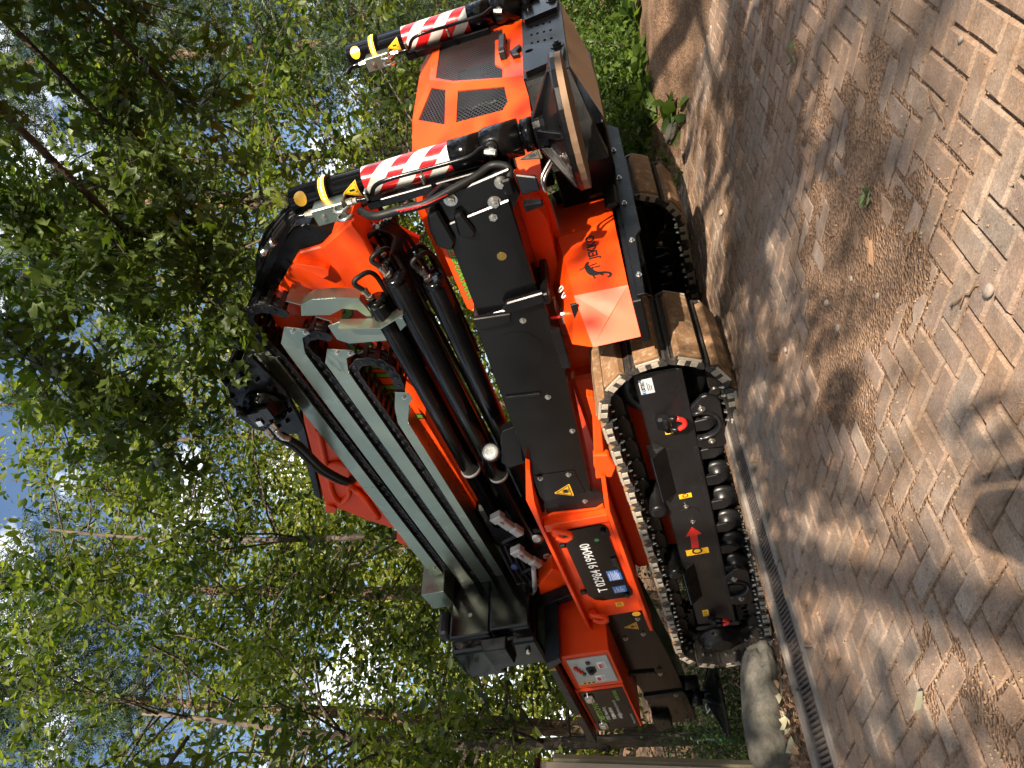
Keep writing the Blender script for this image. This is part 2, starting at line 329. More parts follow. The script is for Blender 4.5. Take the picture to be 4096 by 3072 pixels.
def text(name, body, size, M, mat, parent, ext=0.001, shear=0.0, offset=0.0, sx=1.0):
    cu = D.curves.new(name, 'FONT'); cu.body = body; cu.size = size; cu.extrude = ext; cu.shear = shear; cu.offset = offset; cu.align_x = 'LEFT'; cu.resolution_u = 3
    t = D.objects.new('tmp', cu); COL.objects.link(t); dg = bpy.context.evaluated_depsgraph_get(); dg.update()
    me = D.meshes.new_from_object(t.evaluated_get(dg)); D.objects.remove(t); D.curves.remove(cu)
    me.transform(M @ Matrix.Diagonal((sx, 1, 1, 1))); me.materials.clear(); me.materials.append(mat); me.name = name
    return link(name, me, parent)
def side_m(x, y, z, rot=0.0):      # on a surface facing -Y: reads towards +X
    M = Matrix(((1, 0, 0, x), (0, 0, -1, y), (0, 1, 0, z), (0, 0, 0, 1))); return M @ Matrix.Rotation(rot, 4, 'Z')
def front_m(x, y, z, rot=0.0):     # on a surface facing +X: reads towards +Y
    M = Matrix(((0, 0, 1, x), (1, 0, 0, y), (0, 1, 0, z), (0, 0, 0, 1))); return M @ Matrix.Rotation(rot, 4, 'Z')
def flat_poly(name, pts, M, mat, parent, th=0.0012):
    b = MB().prism('z', pts, 0, th, 0); me = b.mesh(name, mat); me.transform(M); return link(name, me, parent)
# ------------------------------------------------------------------ ground
TILT = Matrix(((0.69216, 0.69028, -0.21080), (-0.67888, 0.72182, 0.13453), (0.24503, 0.04999, 0.96823)))   # crane axes in the world (it stands nose-up on the ramp)
SCALE = 1.2
P0 = Vector((0.216, 4.211, 0.085))
CH0 = Vector((-1.47, 3.086, 0)); CHD = Vector((0.582, 0.813, 0)); CHN = Vector((-0.813, 0.582, 0))    # drain channel: start, direction, left normal
def sstep(a, b, x):
    t = np.clip((x - a) / (b - a), 0, 1); return t * t * (3 - 2 * t)
def G(x, y):
    x = np.asarray(x, float); y = np.asarray(y, float)
    P = P0.z + 0.2177 * (x - P0.x) - 0.139 * (y - P0.y)
    P = np.maximum(P, -2.6 + 0.02 * y)
    k = 0.06; h = np.clip(0.5 + 0.5 * (0 - P) / k, 0, 1); z = P * h - k * h * (1 - h)
    off = (x - CH0.x) * CHN.x + (y - CH0.y) * CHN.y           # distance beyond the channel
    z = z * sstep(0.16, 0.45, off)
    bed = np.exp(-(((x + 1.75) / 0.62) ** 2 + ((y - 3.55) / 0.75) ** 2) ** 2); z = z * (1 - bed) + bed * (-0.03)
    e = (x - 2.23) * 0.94 + (y - 5.98) * 0.34                  # outside the right edge of the paving
    e2 = (x - 1.5) * 0.55 + (y - 6.75) * 0.83
    b = np.maximum(sstep(0.0, 1.4, e), sstep(-0.15, 0.6, e2))
    b = b * sstep(1.2, 2.0, x)
    z = z * (1 - b) + b * (0.24 + 0.04 * np.clip(x - 2, 0, 12))
    return z
def Gs(x, y): return float(G(x, y))
xs = np.concatenate([np.linspace(-90, -9, 14), np.linspace(-8, -3.6, 22), np.arange(-3.5, 4.01, 0.06), np.linspace(4.2, 9, 20), np.linspace(10, 90, 14)])
ys = np.concatenate([np.linspace(-60, -3, 12), np.linspace(-2.5, 0.4, 10), np.arange(0.5, 8.01, 0.06), np.linspace(8.3, 16, 20), np.linspace(18, 120, 16)])
gx, gy = np.meshgrid(xs, ys)
def vnoise(x, y, s, seed):
    r = np.random.default_rng(seed); t = r.random((64, 64)); u = x * s; v = y * s; i = np.floor(u).astype(int); j = np.floor(v).astype(int); a = u - i; b = v - j; a = a * a * (3 - 2 * a); b = b * b * (3 - 2 * b)
    g = lambda p, q: t[p % 64, q % 64]
    return (g(i, j) * (1 - a) + g(i + 1, j) * a) * (1 - b) + (g(i, j + 1) * (1 - a) + g(i + 1, j + 1) * a) * b
def relief(x, y): return 0.5 * vnoise(x, y, 1.1, 1) + 0.3 * vnoise(x, y, 3.1, 2) + 0.2 * vnoise(x, y, 9.0, 3)
gz = G(gx, gy) - 0.0115 + 0.034 * np.clip(relief(gx, gy) - 0.47, -0.10, 1) + 0.010 * np.exp(-((gx - 0.55) / 0.75) ** 2 - ((gy - 2.75) / 0.7) ** 2) + 0.007 * np.exp(-((gx - 1.6) / 0.5) ** 2 - ((gy - 5.2) / 0.9) ** 2) + 0.006 * (vnoise(gx, gy, 14, 4) - 0.5)
off = (gx - CH0.x) * CHN.x + (gy - CH0.y) * CHN.y
gz = np.where((off > -0.28) & (off < 0.06), np.minimum(gz, G(gx, gy) - 0.09), gz)
ny_, nx_ = gx.shape
vv = np.stack([gx, gy, gz], -1).reshape(-1, 3)
ff = [(j * nx_ + i, j * nx_ + i + 1, (j + 1) * nx_ + i + 1, (j + 1) * nx_ + i) for j in range(ny_ - 1) for i in range(nx_ - 1)]
me = D.meshes.new('ground'); me.from_pydata(vv.tolist(), [], ff); me.materials.append(SOIL); me.polygons.foreach_set('use_smooth', [True] * len(ff))
ground = tag(link('ground', me), kind='structure')

# paving: herringbone of rectangular concrete pavers
PW = 0.086; PANG = R_(50)
pc, ps = math.cos(PANG), math.sin(PANG)
def inpave(x, y):
    off = (x - CH0.x) * CHN.x + (y - CH0.y) * CHN.y
    return off < -0.225 and (x - 2.23) * 0.94 + (y - 5.98) * 0.34 < 0.05 and (x - 1.7) * 0.55 + (y - 6.75) * 0.83 < 0.0 and y > 0.55 and x > -2.6 and abs(x) < 0.62 * y + 0.7
pavs = []
for i in range(-20, 110):
    for j in range(-70, 80):
        k = (i - j) % 4
        if k == 0: u, v, a = i + 1.0, j + 0.5, 0
        elif k == 3: u, v, a = i + 0.5, j + 1.0, 1
        else: continue
        u *= PW; v *= PW; x = u * pc - v * ps; y = u * ps + v * pc
        if inpave(x, y): pavs.append((x, y, a))
def seen(q):                                  # how large it shows from the path
    x, y, a = q; dep = y
    U = x / dep * 1661 + 829; V = 1222 + 0.98 / dep * 1661
    vis = 0 <= U <= 1659 and V < 2260 and not (V < 1600 and U < 1250)
    return (1.0 / dep ** 3) if vis else 1e-6 / dep
pavs.sort(key=seen, reverse=True)
def paver_mesh(name, seed):
    r = random.Random(seed); bb = bmesh.new()
    l, w, h, c = PW * 0.945, PW * 0.447, 0.045, 0.008
    ring = lambda s, z, jj: [bb.verts.new(((l - s) * sx + r.uniform(-jj, jj), (w - s) * sy + r.uniform(-jj, jj), z)) for sx, sy in ((-1, -1), (0.1, -1), (1, -1), (1, 1), (-0.1, 1), (-1, 1))]
    A = ring(0, -h, 0); B = ring(0, -c, 0.0018); T = ring(c * 0.8, r.uniform(-0.0012, 0.0012), 0.0018)
    for p, q in ((A, B), (B, T)):
        for i in range(6): bb.faces.new((p[i], p[(i + 1) % 6], q[(i + 1) % 6], q[i]))
    bb.faces.new(T); bmesh.ops.recalc_face_normals(bb, faces=bb.faces)
    b = MB().bm(bb); return b
pmb = [paver_mesh('paver', s) for s in range(6)]; pms = [b.mesh('paver', PAVER) for b in pmb]
pavement = tag(empty('pavement'), kind='structure')
def pav_mat(q, r):
    x, y, a = q; z = Gs(x, y) + r.uniform(-0.004, 0.003)
    return Matrix.Translation((x, y, z)) @ Matrix.Rotation(PANG + a * math.pi / 2 + r.uniform(-0.012, 0.012), 4, 'Z') @ Matrix.Rotation(r.uniform(-0.012, 0.012), 4, 'X') @ Matrix.Rotation(r.uniform(-0.009, 0.009), 4, 'Y')
r_ = random.Random(3)
for q in pavs[:300]:
    o = link('paver', pms[r_.randrange(6)], pavement); o.matrix_local = pav_mat(q, r_)
bigv = []; bigf = []; tint = []
for q in pavs[300:]:
    b = pmb[r_.randrange(6)]; M = pav_mat(q, r_); k = len(bigv); bigv += [tuple(M @ Vector(v)) for v in b.v]; bigf += [tuple(i + k for i in f) for f in b.f]; tint += [r_.random()] * len(b.v)
me = D.meshes.new('paver_field'); me.from_pydata(bigv, [], bigf); me.materials.append(PAVER)
me.attributes.new('tint', 'FLOAT', 'POINT').data.foreach_set('value', tint)
tag(link('paver_field', me, pavement), kind='stuff')

# drain channel along the edge of the paving
ch = empty('drain_channel'); tag(ch, 'narrow drain channel with slanted iron slots between two concrete kerbs', 'drain')
CL = 2.15
Mch = Matrix(((CHD.x, CHN.x, 0, CH0.x), (CHD.y, CHN.y, 0, CH0.y), (0, 0, 1, 0), (0, 0, 0, 1)))
ch.matrix_world = Mch
def kerbs(y0, y1, top):
    x = -1.6
    while x < CL:
        l = rnd.uniform(0.46, 0.5); MB().box(x + 0.003, x + l - 0.003, y0, y1, -0.12, top + rnd.uniform(-0.004, 0.004), 0.006).build('kerb_stone', KERB, ch); x += l
kerbs(-0.005, 0.05, 0.012); kerbs(-0.215, -0.165, 0.002)
gx0 = -1.6
while gx0 < CL:
    b = MB(); b.box(gx0, gx0 + 0.496, -0.164, -0.150, -0.06, -0.002, 0.002); b.box(gx0, gx0 + 0.496, -0.020, -0.006, -0.06, -0.002, 0.002)
    q = gx0
    while q < gx0 + 0.48:
        b.hexa([(q, -0.151, -0.03), (q + 0.011, -0.151, -0.03), (q + 0.061, -0.019, -0.03), (q + 0.05, -0.019, -0.03), (q, -0.151, -0.004), (q + 0.011, -0.151, -0.004), (q + 0.061, -0.019, -0.004), (q + 0.05, -0.019, -0.004)]); q += 0.0245
    b.build('slotted_grate', GRATE, ch); gx0 += 0.5
MB().box(-1.6, CL, -0.163, -0.007, -0.118, -0.07, 0).build('channel_bed', SOIL, ch)

# boulder beside the channel
def rock(name, loc, size, seed, mat, subdiv=4, rough=0.22, rz=0.0):
    bb = bmesh.new(); bmesh.ops.create_icosphere(bb, subdivisions=subdiv, radius=1.0); r = np.random.default_rng(seed); ph = r.random((12, 3)) * 6.28; fr = r.normal(size=(12, 3)) * np.linspace(1.0, 4.5, 12)[:, None]
    for v in bb.verts:
        c = np.array(v.co); s = sum(np.sin(fr[i] @ c + ph[i, 0]) / (1 + 0.35 * i) for i in range(12)) / 3 - 0.35 * abs(np.sin(fr[5] @ c * 0.8 + ph[5, 1]))
        hf = sum(np.sin(fr[(i * 5) % 12] * (2.2 + 1.7 * i) @ c + ph[i, 2]) * np.sin(fr[(i * 7 + 3) % 12] * (1.9 + 1.3 * i) @ c + ph[i, 1]) / (1 + i) for i in range(6))
        d = c * (1 + rough * s + rough * 0.16 * hf); p = 3.0; n = (abs(d[0]) ** p + abs(d[1]) ** p + abs(d[2]) ** p) ** (1 / p); d = d * (0.55 + 0.45 / max(n, 0.2)) if n > 0 else d
        v.co = (d[0] * size[0], d[1] * size[1], d[2] * size[2])
    b = MB().bm(bb, True); o = b.build(name, mat); o.location = loc; o.rotation_euler = (0, 0, rz); return o
bd = rock('boulder', (-1.66, 3.80, 0.0), (0.42, 0.18, 0.12), 5, STONE, 5, 0.34, R_(34)); tag(bd, 'long grey lichen-stained boulder lying beside the drain channel', 'boulder')
st = rock('kerb_rock', (1.93, 6.0, 0.17), (0.15, 0.08, 0.05), 9, STONE, 4, 0.5, R_(100)); tag(st, 'pale flat stone at the weeds behind the far track', 'stone')

# beige cabinet at the left edge of the picture
cb = empty('utility_cabinet', (-1.775, 3.40, -0.06)); tag(cb, 'tall beige sheet-metal cabinet with an olive corner post at the picture edge', 'cabinet')
MB().box(-0.7, -0.012, 0.0, 0.245, 0.0, 1.16, 0.006).build('body', BEIGE, cb)
MB().box(-0.06, 0.0, 0.248, 0.30, 0.0, 1.10, 0.004).build('corner_post', OLIVE, cb)
MB().box(-0.72, 0.0, -0.01, 0.255, 1.162, 1.19, 0.006).build('cap', BLACKM, cb)
MB().box(-0.014, -0.004, 0.10, 0.14, 1.07, 1.10, 0.002).build('latch', BLACKM, cb)
# ------------------------------------------------------------------ tracked crane
CO = Vector((-4.0, 3.6, 0.0))                       # its own base point between the tracks
crane = empty('tracked_crane')
tag(crane, 'orange and black tracked crane with folded boom and raised striped outrigger legs', 'crane')
CC = Vector((0, 0, 0.2881))
crane.matrix_world = Matrix.Translation(CAM + (TILT @ (CO - CC)) * SCALE) @ TILT.to_4x4() @ Matrix.Scale(SCALE, 4)
def part(b, name, mat=None, parent=None, label=None): return b.build(name, mat, parent or crane, label)
def holed(b, outer, holes, f, nrm, th, mat=None):
    bb = bmesh.new(); loops = []
    for lp in [outer] + holes:
        vs = [bb.verts.new((p[0], p[1], 0)) for p in lp]
        loops += [bb.edges.new((vs[i], vs[(i + 1) % len(vs)])) for i in range(len(vs))]
    bmesh.ops.triangle_fill(bb, use_beauty=True, use_dissolve=False, edges=loops)
    n = Vector(nrm).normalized(); bb.verts.index_update(); V = [Vector(f(v.co.x, v.co.y)) for v in bb.verts]; k = len(V)
    vs = V + [v - n * th for v in V]; fs = []
    for fc in bb.faces:
        ids = [v.index for v in fc.verts]; nn = (V[ids[1]] - V[ids[0]]).cross(V[ids[2]] - V[ids[0]])
        if nn.dot(n) < 0: ids = ids[::-1]
        fs.append(ids); fs.append([i + k for i in ids[::-1]])
    for e in bb.edges:
        if len(e.link_faces) == 1: a, c = e.verts[0].index, e.verts[1].index; fs.append([a, c, c + k, a + k])
    bb.free(); return b.add(vs, fs, False, mat)
def hexbolt(b, p, axis, r, h=0.01, mat=None, washer=True):
    d = Vector(axis).normalized()
    if washer: b.lathe(p, d, [(0, r * 1.5), (h * 0.25, r * 1.5)], 14, mat, False)
    b.lathe(Vector(p) + d * h * 0.25, d, [(0, r), (h, r)], 6, mat, False); b.lathe(Vector(p) + d * h * 1.25, d, [(0, r * 0.5), (h * 0.5, r * 0.5)], 8, mat, False)
def bolts(name, pts, axis, r, parent, h=0.01, mat=None):
    b = MB(); hexbolt(b, (0, 0, 0), axis, r, h); me = b.mesh(name, mat or STEEL)
    for p in pts: o = link(name, me, parent); o.location = p
def rrect(x0, x1, z0, z1, r, n=5):
    out = []
    for cx, cz, a0 in ((x1 - r, z1 - r, 0), (x0 + r, z1 - r, 90), (x0 + r, z0 + r, 180), (x1 - r, z0 + r, 270)):
        for k in range(n + 1): a = R_(a0 + 90 * k / n); out.append((cx + r * math.cos(a), cz + r * math.sin(a)))
    return out
def arc(cx, cz, r, a0, a1, n=10): return [(cx + r * math.cos(R_(a0 + (a1 - a0) * k / n)), cz + r * math.sin(R_(a0 + (a1 - a0) * k / n))) for k in range(n + 1)]
TRI = [(-0.5, -0.43), (0.5, -0.43), (0, 0.43)]
def warn(x, y, z, s, parent, M=None, name='warning_sticker'):
    M = (M or side_m(x, y, z)) @ Matrix.Scale(s, 4)
    o = flat_poly(name, [(-0.5, -0.43), (-0.46, -0.47), (0.46, -0.47), (0.5, -0.43), (0.04, 0.43), (-0.04, 0.43)], M, YEL, parent, 0.0012 / s)
    b = MB()
    for i in range(3):
        p = [(-0.42, -0.38), (0.42, -0.38), (0, 0.34)]; a = Vector((*p[i], 0)); c = Vector((*p[(i + 1) % 3], 0)); d = (c - a).normalized(); n = Vector((-d.y, d.x, 0)) * 0.022
        b.add([a - n, c - n, c + n, a + n], [(0, 1, 2, 3)])
    b.prism('z', [(-0.16, -0.26), (0.14, -0.26), (0.16, -0.1), (0.06, 0.06), (0.0, -0.06), (-0.10, 0.04)], 0, 0.001)
    b.prism('z', [(-0.12, -0.33), (0.18, -0.33), (0.18, -0.29), (-0.12, -0.29)], 0, 0.001)
    me = b.mesh('sticker_symbol', INK); me.transform(M @ Matrix.Translation((0, 0, 0.0022 / s))); s2 = link('sticker_symbol', me, parent if parent != crane else o)
    return o
def ysticker(x0, x1, z0, z1, y, parent, kind=0):
    o = MB().box(x0, x1, y - 0.0015, y, z0, z1, 0.0003).build('lifting_sticker', YEL, parent); b = MB(); yy = y - 0.003; w = x1 - x0; h = z1 - z0
    for i in range(3): q = x0 + w * (0.06 + 0.13 * i); b.add([(q, yy, z0 + h * 0.12), (q + w * 0.03, yy, z0 + h * 0.12), (q + w * 0.14, yy, z1 - h * 0.12), (q + w * 0.11, yy, z1 - h * 0.12)], [(0, 1, 2, 3)])
    c = ((x0 + w * 0.68), (z0 + h * 0.5)); R = h * 0.24; A = arc(c[0], c[1], R, 0, 360, 14); Bq = arc(c[0], c[1], R * 0.65, 0, 360, 14)
    b.add([(p[0], yy, p[1]) for p in A] + [(p[0], yy, p[1]) for p in Bq], [(i, i + 1, i + 16, i + 15) for i in range(14)])
    b.build('sticker_symbol', INK, parent if parent.parent == crane else o); return o

# ---------- undercarriage
FX, RX, TZ, TR = -2.77, -5.22, 0.345, 0.298; WT = 0.50
PL = 2 * (FX - RX) + 2 * math.pi * TR; NS = 38; PITCHT = PL / NS
def onpath(s):                 # top run forward -> front wheel down -> bottom run back -> rear wheel up
    s %= PL; a = FX - RX; h = math.pi * TR
    if s < a: sag = -0.018 * math.sin(math.pi * s / a); return (RX + s, TZ + TR + sag), (1, 0), (0, 1)
    s -= a
    if s < h: t = math.pi / 2 - s / TR; return (FX + TR * math.cos(t), TZ + TR * math.sin(t)), (math.sin(t), -math.cos(t)), (math.cos(t), math.sin(t))
    s -= h
    if s < a: return (FX - s, TZ - TR), (-1, 0), (0, -1)
    s -= a; t = -math.pi / 2 - s / TR; return (RX + TR * math.cos(t), TZ + TR * math.sin(t)), (math.sin(t), -math.cos(t)), (math.cos(t), math.sin(t))
def shoe_mesh():
    b = MB(); hp = PITCHT / 2
    b.prism('y', [(-hp + 0.004, -0.012), (hp - 0.016, -0.012), (hp - 0.004, -0.022), (hp + 0.004, -0.018), (hp - 0.010, 0.0), (-hp + 0.012, 0.0), (-hp + 0.002, 0.012), (-hp - 0.004, 0.008)], 0.006, WT - 0.006, 0, SHOE)
    b.hexa([(-0.066, 0.010, 0.001), (0.062, 0.010, 0.001), (0.062, WT - 0.010, 0.001), (-0.066, WT - 0.010, 0.001), (-0.060, 0.016, 0.044), (0.056, 0.016, 0.044), (0.056, WT - 0.016, 0.044), (-0.060, WT - 0.016, 0.044)], 0.007, PADRUB)
    for y0, y1 in ((-0.002, 0.012), (WT - 0.012, WT + 0.002)):
        b.prism('y', [(-hp + 0.006, -0.016), (-0.050, -0.016), (-0.050, 0.016), (-0.014, 0.016), (-0.014, -0.010), (0.010, -0.010), (0.010, 0.016), (0.046, 0.016), (0.046, -0.016), (hp - 0.008, -0.020), (hp - 0.010, 0.004), (0.058, 0.030), (-0.060, 0.030), (-hp + 0.004, 0.010)], y0, y1, 0, SHOE)
        ya, yb = (y0 - 0.003, y0 + 0.006) if y0 < 0.1 else (y1 - 0.006, y1 + 0.003)
        for q in (-0.049, 0.011): b.box(q, q + 0.034, ya, yb, -0.010, 0.022, 0.002, PADEND)
        b.box(-0.058, 0.056, ya, yb, 0.022, 0.036, 0.002, PADEND)
    for c in (WT / 2 - 0.075, WT / 2 + 0.05):
        b.prism('y', [(-hp - 0.008, -0.030), (-hp + 0.05, -0.014), (hp - 0.05, -0.014), (hp + 0.008, -0.030), (hp + 0.008, -0.062), (hp - 0.03, -0.080), (-hp + 0.03, -0.080), (-hp - 0.008, -0.062)], c, c + 0.025, 0, LINK)
    b.lathe((hp, WT / 2 - 0.09, -0.05), (0, 1, 0), [(0, 0.024), (0.18, 0.024)], 10, LINK)
    for c in (0.07, 0.13, WT - 0.07):
        for q in (-0.03, 0.03): b.lathe((q, c, -0.012), (0, 0, -1), [(0, 0.011), (0.012, 0.011)], 6, STEEL, False); b.lathe((q, c, -0.024), (0, 0, -1), [(0, 0.006), (0.008, 0.006)], 6, STEEL, False)
    return b.mesh('track_shoe', SHOE)
SHOEM = shoe_mesh()
def track(y0, near):
    b = MB(); ya, yb = y0 + 0.06, y0 + 0.36
    b.prism('y', [(-2.565, 0.47), (-2.575, 0.235), (-5.03, 0.222), (-5.0, 0.482)], ya, yb, 0.006)
    b.prism('y', [(-2.57, 0.262), (-2.57, 0.238), (-5.02, 0.228), (-5.02, 0.252)], ya - 0.008, ya + 0.02, 0.002)
    b.box(-5.06, -5.02, y0 + 0.045, yb + 0.02, 0.205, 0.498, 0.006)
    fr = part(b, 'track_frame', BLACKW, label='black track frame on the near side' if near else 'black track frame on the far side, under the hood')
    s0 = (FX - RX) + TR * (math.pi / 2 - R_(7))
    for k in range(NS):
        (px, pz), t, n = onpath(s0 + k * PITCHT); o = link('track_shoe', SHOEM, fr)
        # local x along the path, y across, z outward
        o.matrix_local = Matrix(((t[0], 0, n[0], px), (0, 1, 0, y0), (t[1], 0, n[1], pz), (0, 0, 0, 1))) if True else None
    # travel motor and drive wheel
    b = MB(); c = (-5.22, TZ + 0.01)
    b.lathe((c[0] + 0.02, y0 + 0.30, c[1]), (0, -1, 0), [(0, 0.15), (0.12, 0.15), (0.125, 0.135), (0.24, 0.135), (0.245, 0.15), (0.27, 0.15), (0.285, 0.115), (0.30, 0.115), (0.305, 0.07), (0.315, 0.068)], 28)
    for k in range(8): a = k * math.pi / 4 + 0.3; hexbolt(b, (c[0] + 0.02 + 0.132 * math.cos(a), y0 + 0.03, c[1] + 0.132 * math.sin(a)), (0, -1, 0), 0.009, 0.012)
    b.box(c[0] + 0.02, c[0] + 0.30, y0 + 0.10, y0 + 0.30, c[1] - 0.13, c[1] + 0.13, 0.02)
    b.build('travel_motor', BLACKM, fr)
    b = MB(); pts = []
    for k in range(22):
        a = 2 * math.pi * k / 22
        for q, r in ((-0.08, 0.195), (-0.04, 0.235), (0.04, 0.235), (0.08, 0.195)): pts.append((c[0] + r * math.cos(a + q), c[1] + r * math.sin(a + q)))
    b.prism('y', pts, y0 + 0.22, y0 + 0.27, 0); b.build('drive_sprocket', LINK, fr)
    b = MB(); b.lathe((FX, y0 + 0.17, TZ), (0, 1, 0), [(0, 0.16), (0.0, 0.205), (0.02, 0.225), (0.05, 0.225), (0.055, 0.205), (0.105, 0.205), (0.11, 0.225), (0.14, 0.225), (0.16, 0.205), (0.16, 0.16)], 32); b.lathe((FX, y0 + 0.13, TZ), (0, 1, 0), [(0, 0.05), (0.04, 0.06), (0.04, 0.17), (0.045, 0.17)], 24); b.build('idler_wheel', BLACKM, fr)
    for x in (-3.01, -3.24, -3.47, -3.70, -3.93, -4.16, -4.39, -4.62):
        b = MB(); b.lathe((x, y0 + 0.07, 0.158), (0, 1, 0), [(0, 0.03), (0.008, 0.05), (0.03, 0.05), (0.032, 0.078), (0.05, 0.088), (0.062, 0.088), (0.07, 0.064), (0.20, 0.064), (0.21, 0.088), (0.23, 0.088)], 22)
        b.prism('y', [(x - 0.04, 0.236), (x - 0.045, 0.165), (x - 0.02, 0.135), (x + 0.018, 0.135), (x + 0.04, 0.165), (x + 0.036, 0.236)], y0 + 0.066, y0 + 0.09, 0.003)
        b.build('track_roller', BLACKW, fr)
    for x in (-3.62, -4.29):
        b = MB(); b.lathe((x, y0 + 0.02, 0.525), (0, 1, 0), [(0, 0.03), (0.004, 0.048), (0.02, 0.052), (0.12, 0.052), (0.13, 0.06), (0.2, 0.06)], 20); b.build('carrier_roller', BLACKM, fr)
    for xa, xb in ((-2.78, -3.18), (-4.36, -4.80)):
        b = MB(); cx = (xa + xb) / 2 - 0.01
        pts = [(xa - 0.07, 0.236)] + [(xa - 0.005, 0.175), (xa, 0.15), (xa - 0.035, 0.10), (xa - 0.06, 0.09), (xb + 0.03, 0.088), (xb, 0.11), (xb + 0.005, 0.20), (xb + 0.03, 0.236)] + arc(cx, 0.205, 0.088, 160, 380, 12)
        b.prism('y', pts, y0 + 0.045, y0 + 0.07, 0.004)
        b.tube([(p[0], y0 + 0.045, p[1]) for p in arc(cx, 0.205, 0.098, 165, 375, 16)], 0.011, 8)
        b.build('roller_guard', BLACKW, fr); bolts('guard_bolt', [(cx + 0.125, y0 + 0.043, 0.185), (cx - 0.125, y0 + 0.043, 0.165)], (0, -1, 0), 0.013, fr)
    for xa in (-3.11, -4.24):
        b = MB(); b.hexa([(xa, y0 + 0.06, 0.40), (xa - 0.40, y0 + 0.06, 0.40), (xa - 0.40, y0 + 0.07, 0.40), (xa, y0 + 0.07, 0.40), (xa - 0.01, y0 + 0.0, 0.485), (xa - 0.40, y0 + 0.0, 0.485), (xa - 0.40, y0 + 0.11, 0.50), (xa - 0.01, y0 + 0.11, 0.50)], 0.005)
        b.build('step_bracket', BLACKM, fr)
    if near:
        yf = ya
        for cx, s in ((-2.90, 1.0), (-4.92, 0.8)):
            b = MB(); b.box(cx - 0.045 * s, cx + 0.045 * s, yf - 0.045, yf, 0.355, 0.355 + 0.06 * s, 0.012); b.lathe((cx - 0.05 * s, yf - 0.04, 0.365), (1, 0, 0), [(0, 0.018), (0.10 * s, 0.018)], 12)
            b.build('ring_base', BLACKM, fr)
            q = [(cx - 0.036 * s, yf - 0.04, 0.37), (cx - 0.042 * s, yf - 0.05, 0.33), (cx - 0.04 * s, yf - 0.052, 0.312)]; q2 = [(cx - 0.04 * s, yf - 0.052, 0.312), (cx - 0.022 * s, yf - 0.054, 0.285), (cx, yf - 0.054, 0.277), (cx + 0.022 * s, yf - 0.054, 0.285), (cx + 0.04 * s, yf - 0.052, 0.312)]; q3 = [(cx + 0.04 * s, yf - 0.052, 0.312), (cx + 0.042 * s, yf - 0.05, 0.33), (cx + 0.036 * s, yf - 0.04, 0.37)]
            MB().tube(q, 0.0125, 8, BLACKM).tube(q3, 0.0125, 8, BLACKM).tube(spline(q2, 4), 0.013, 8, REDP).build('lashing_ring', None, fr)
        ysticker(-3.02, -2.93, 0.345, 0.385, yf, fr); ysticker(-4.90, -4.82, 0.39, 0.43, yf, fr); ysticker(-3.575, -3.535, 0.325, 0.395, yf, fr); ysticker(-4.15, -4.09, 0.30, 0.435, yf, fr)
        flat_poly('red_arrow', [(-3.855 + 4, 0.365), (-3.945 + 4, 0.415), (-3.942 + 4, 0.388), (-4.075 + 4, 0.396), (-4.08 + 4, 0.352), (-3.942 + 4, 0.346), (-3.94 + 4, 0.318)], side_m(-4, yf - 0.0005, 0), REDP, fr)
        o = MB().prism('y', [(p[0], p[1]) for p in arc(-3.72, 0.36, 0.058, 0, 360, 8)][:-1], yf - 0.004, yf, 0.001).build('inspection_cover', BLACKW, fr); bolts('cover_bolt', [(-3.645, yf - 0.003, 0.37), (-3.80, yf - 0.003, 0.352)], (0, -1, 0), 0.010, fr)
        MB().box(-2.70, -2.60, yf - 0.0015, yf, 0.385, 0.452, 0.0003).build('maker_plate', GREYS, fr)
        text('maker_lettering', 'USTEC', 0.024, side_m(-2.682, yf - 0.002, 0.428), INK, fr, 0.0004, offset=0.0008); MB().box(-2.698, -2.687, yf - 0.0025, yf, 0.428, 0.446, 0.0002).build('maker_mark', BLUES, fr)
        for i in range(3): MB().box(-2.68, -2.625 - 0.01 * i, yf - 0.0025, yf, 0.413 - i * 0.009, 0.416 - i * 0.009, 0).build('maker_print', INK, fr)
    return fr
tr_near = track(2.62, True); tr_far = track(4.08, False)

# ---------- chassis
b = MB(); b.box(-4.95, -2.95, 3.16, 4.05, 0.30, 0.84, 0.02); b.box(-4.97, -3.78, 2.89, 4.31, 0.845, 1.23, 0.012); b.box(-3.75, -2.7, 3.25, 4.2, 0.62, 0.86, 0.012)
part(b, 'chassis', ORANGE)
for y in (3.13, 4.06):
    b = MB(); b.box(-3.55, -3.2, y - 0.30, y + 0.3, 0.32, 0.46, 0.01); b.box(-4.6, -4.25, y - 0.3, y + 0.3, 0.32, 0.46, 0.01); part(b, 'track_crossbeam', ORANGE)
b = MB(); b.box(-2.95, -2.30, 3.18, 4.03, 0.30, 0.62, 0.01); b.box(-2.3, -1.76, 3.70, 4.62, 0.345, 0.66, 0.008); part(b, 'front_chassis_box', BLACKM)
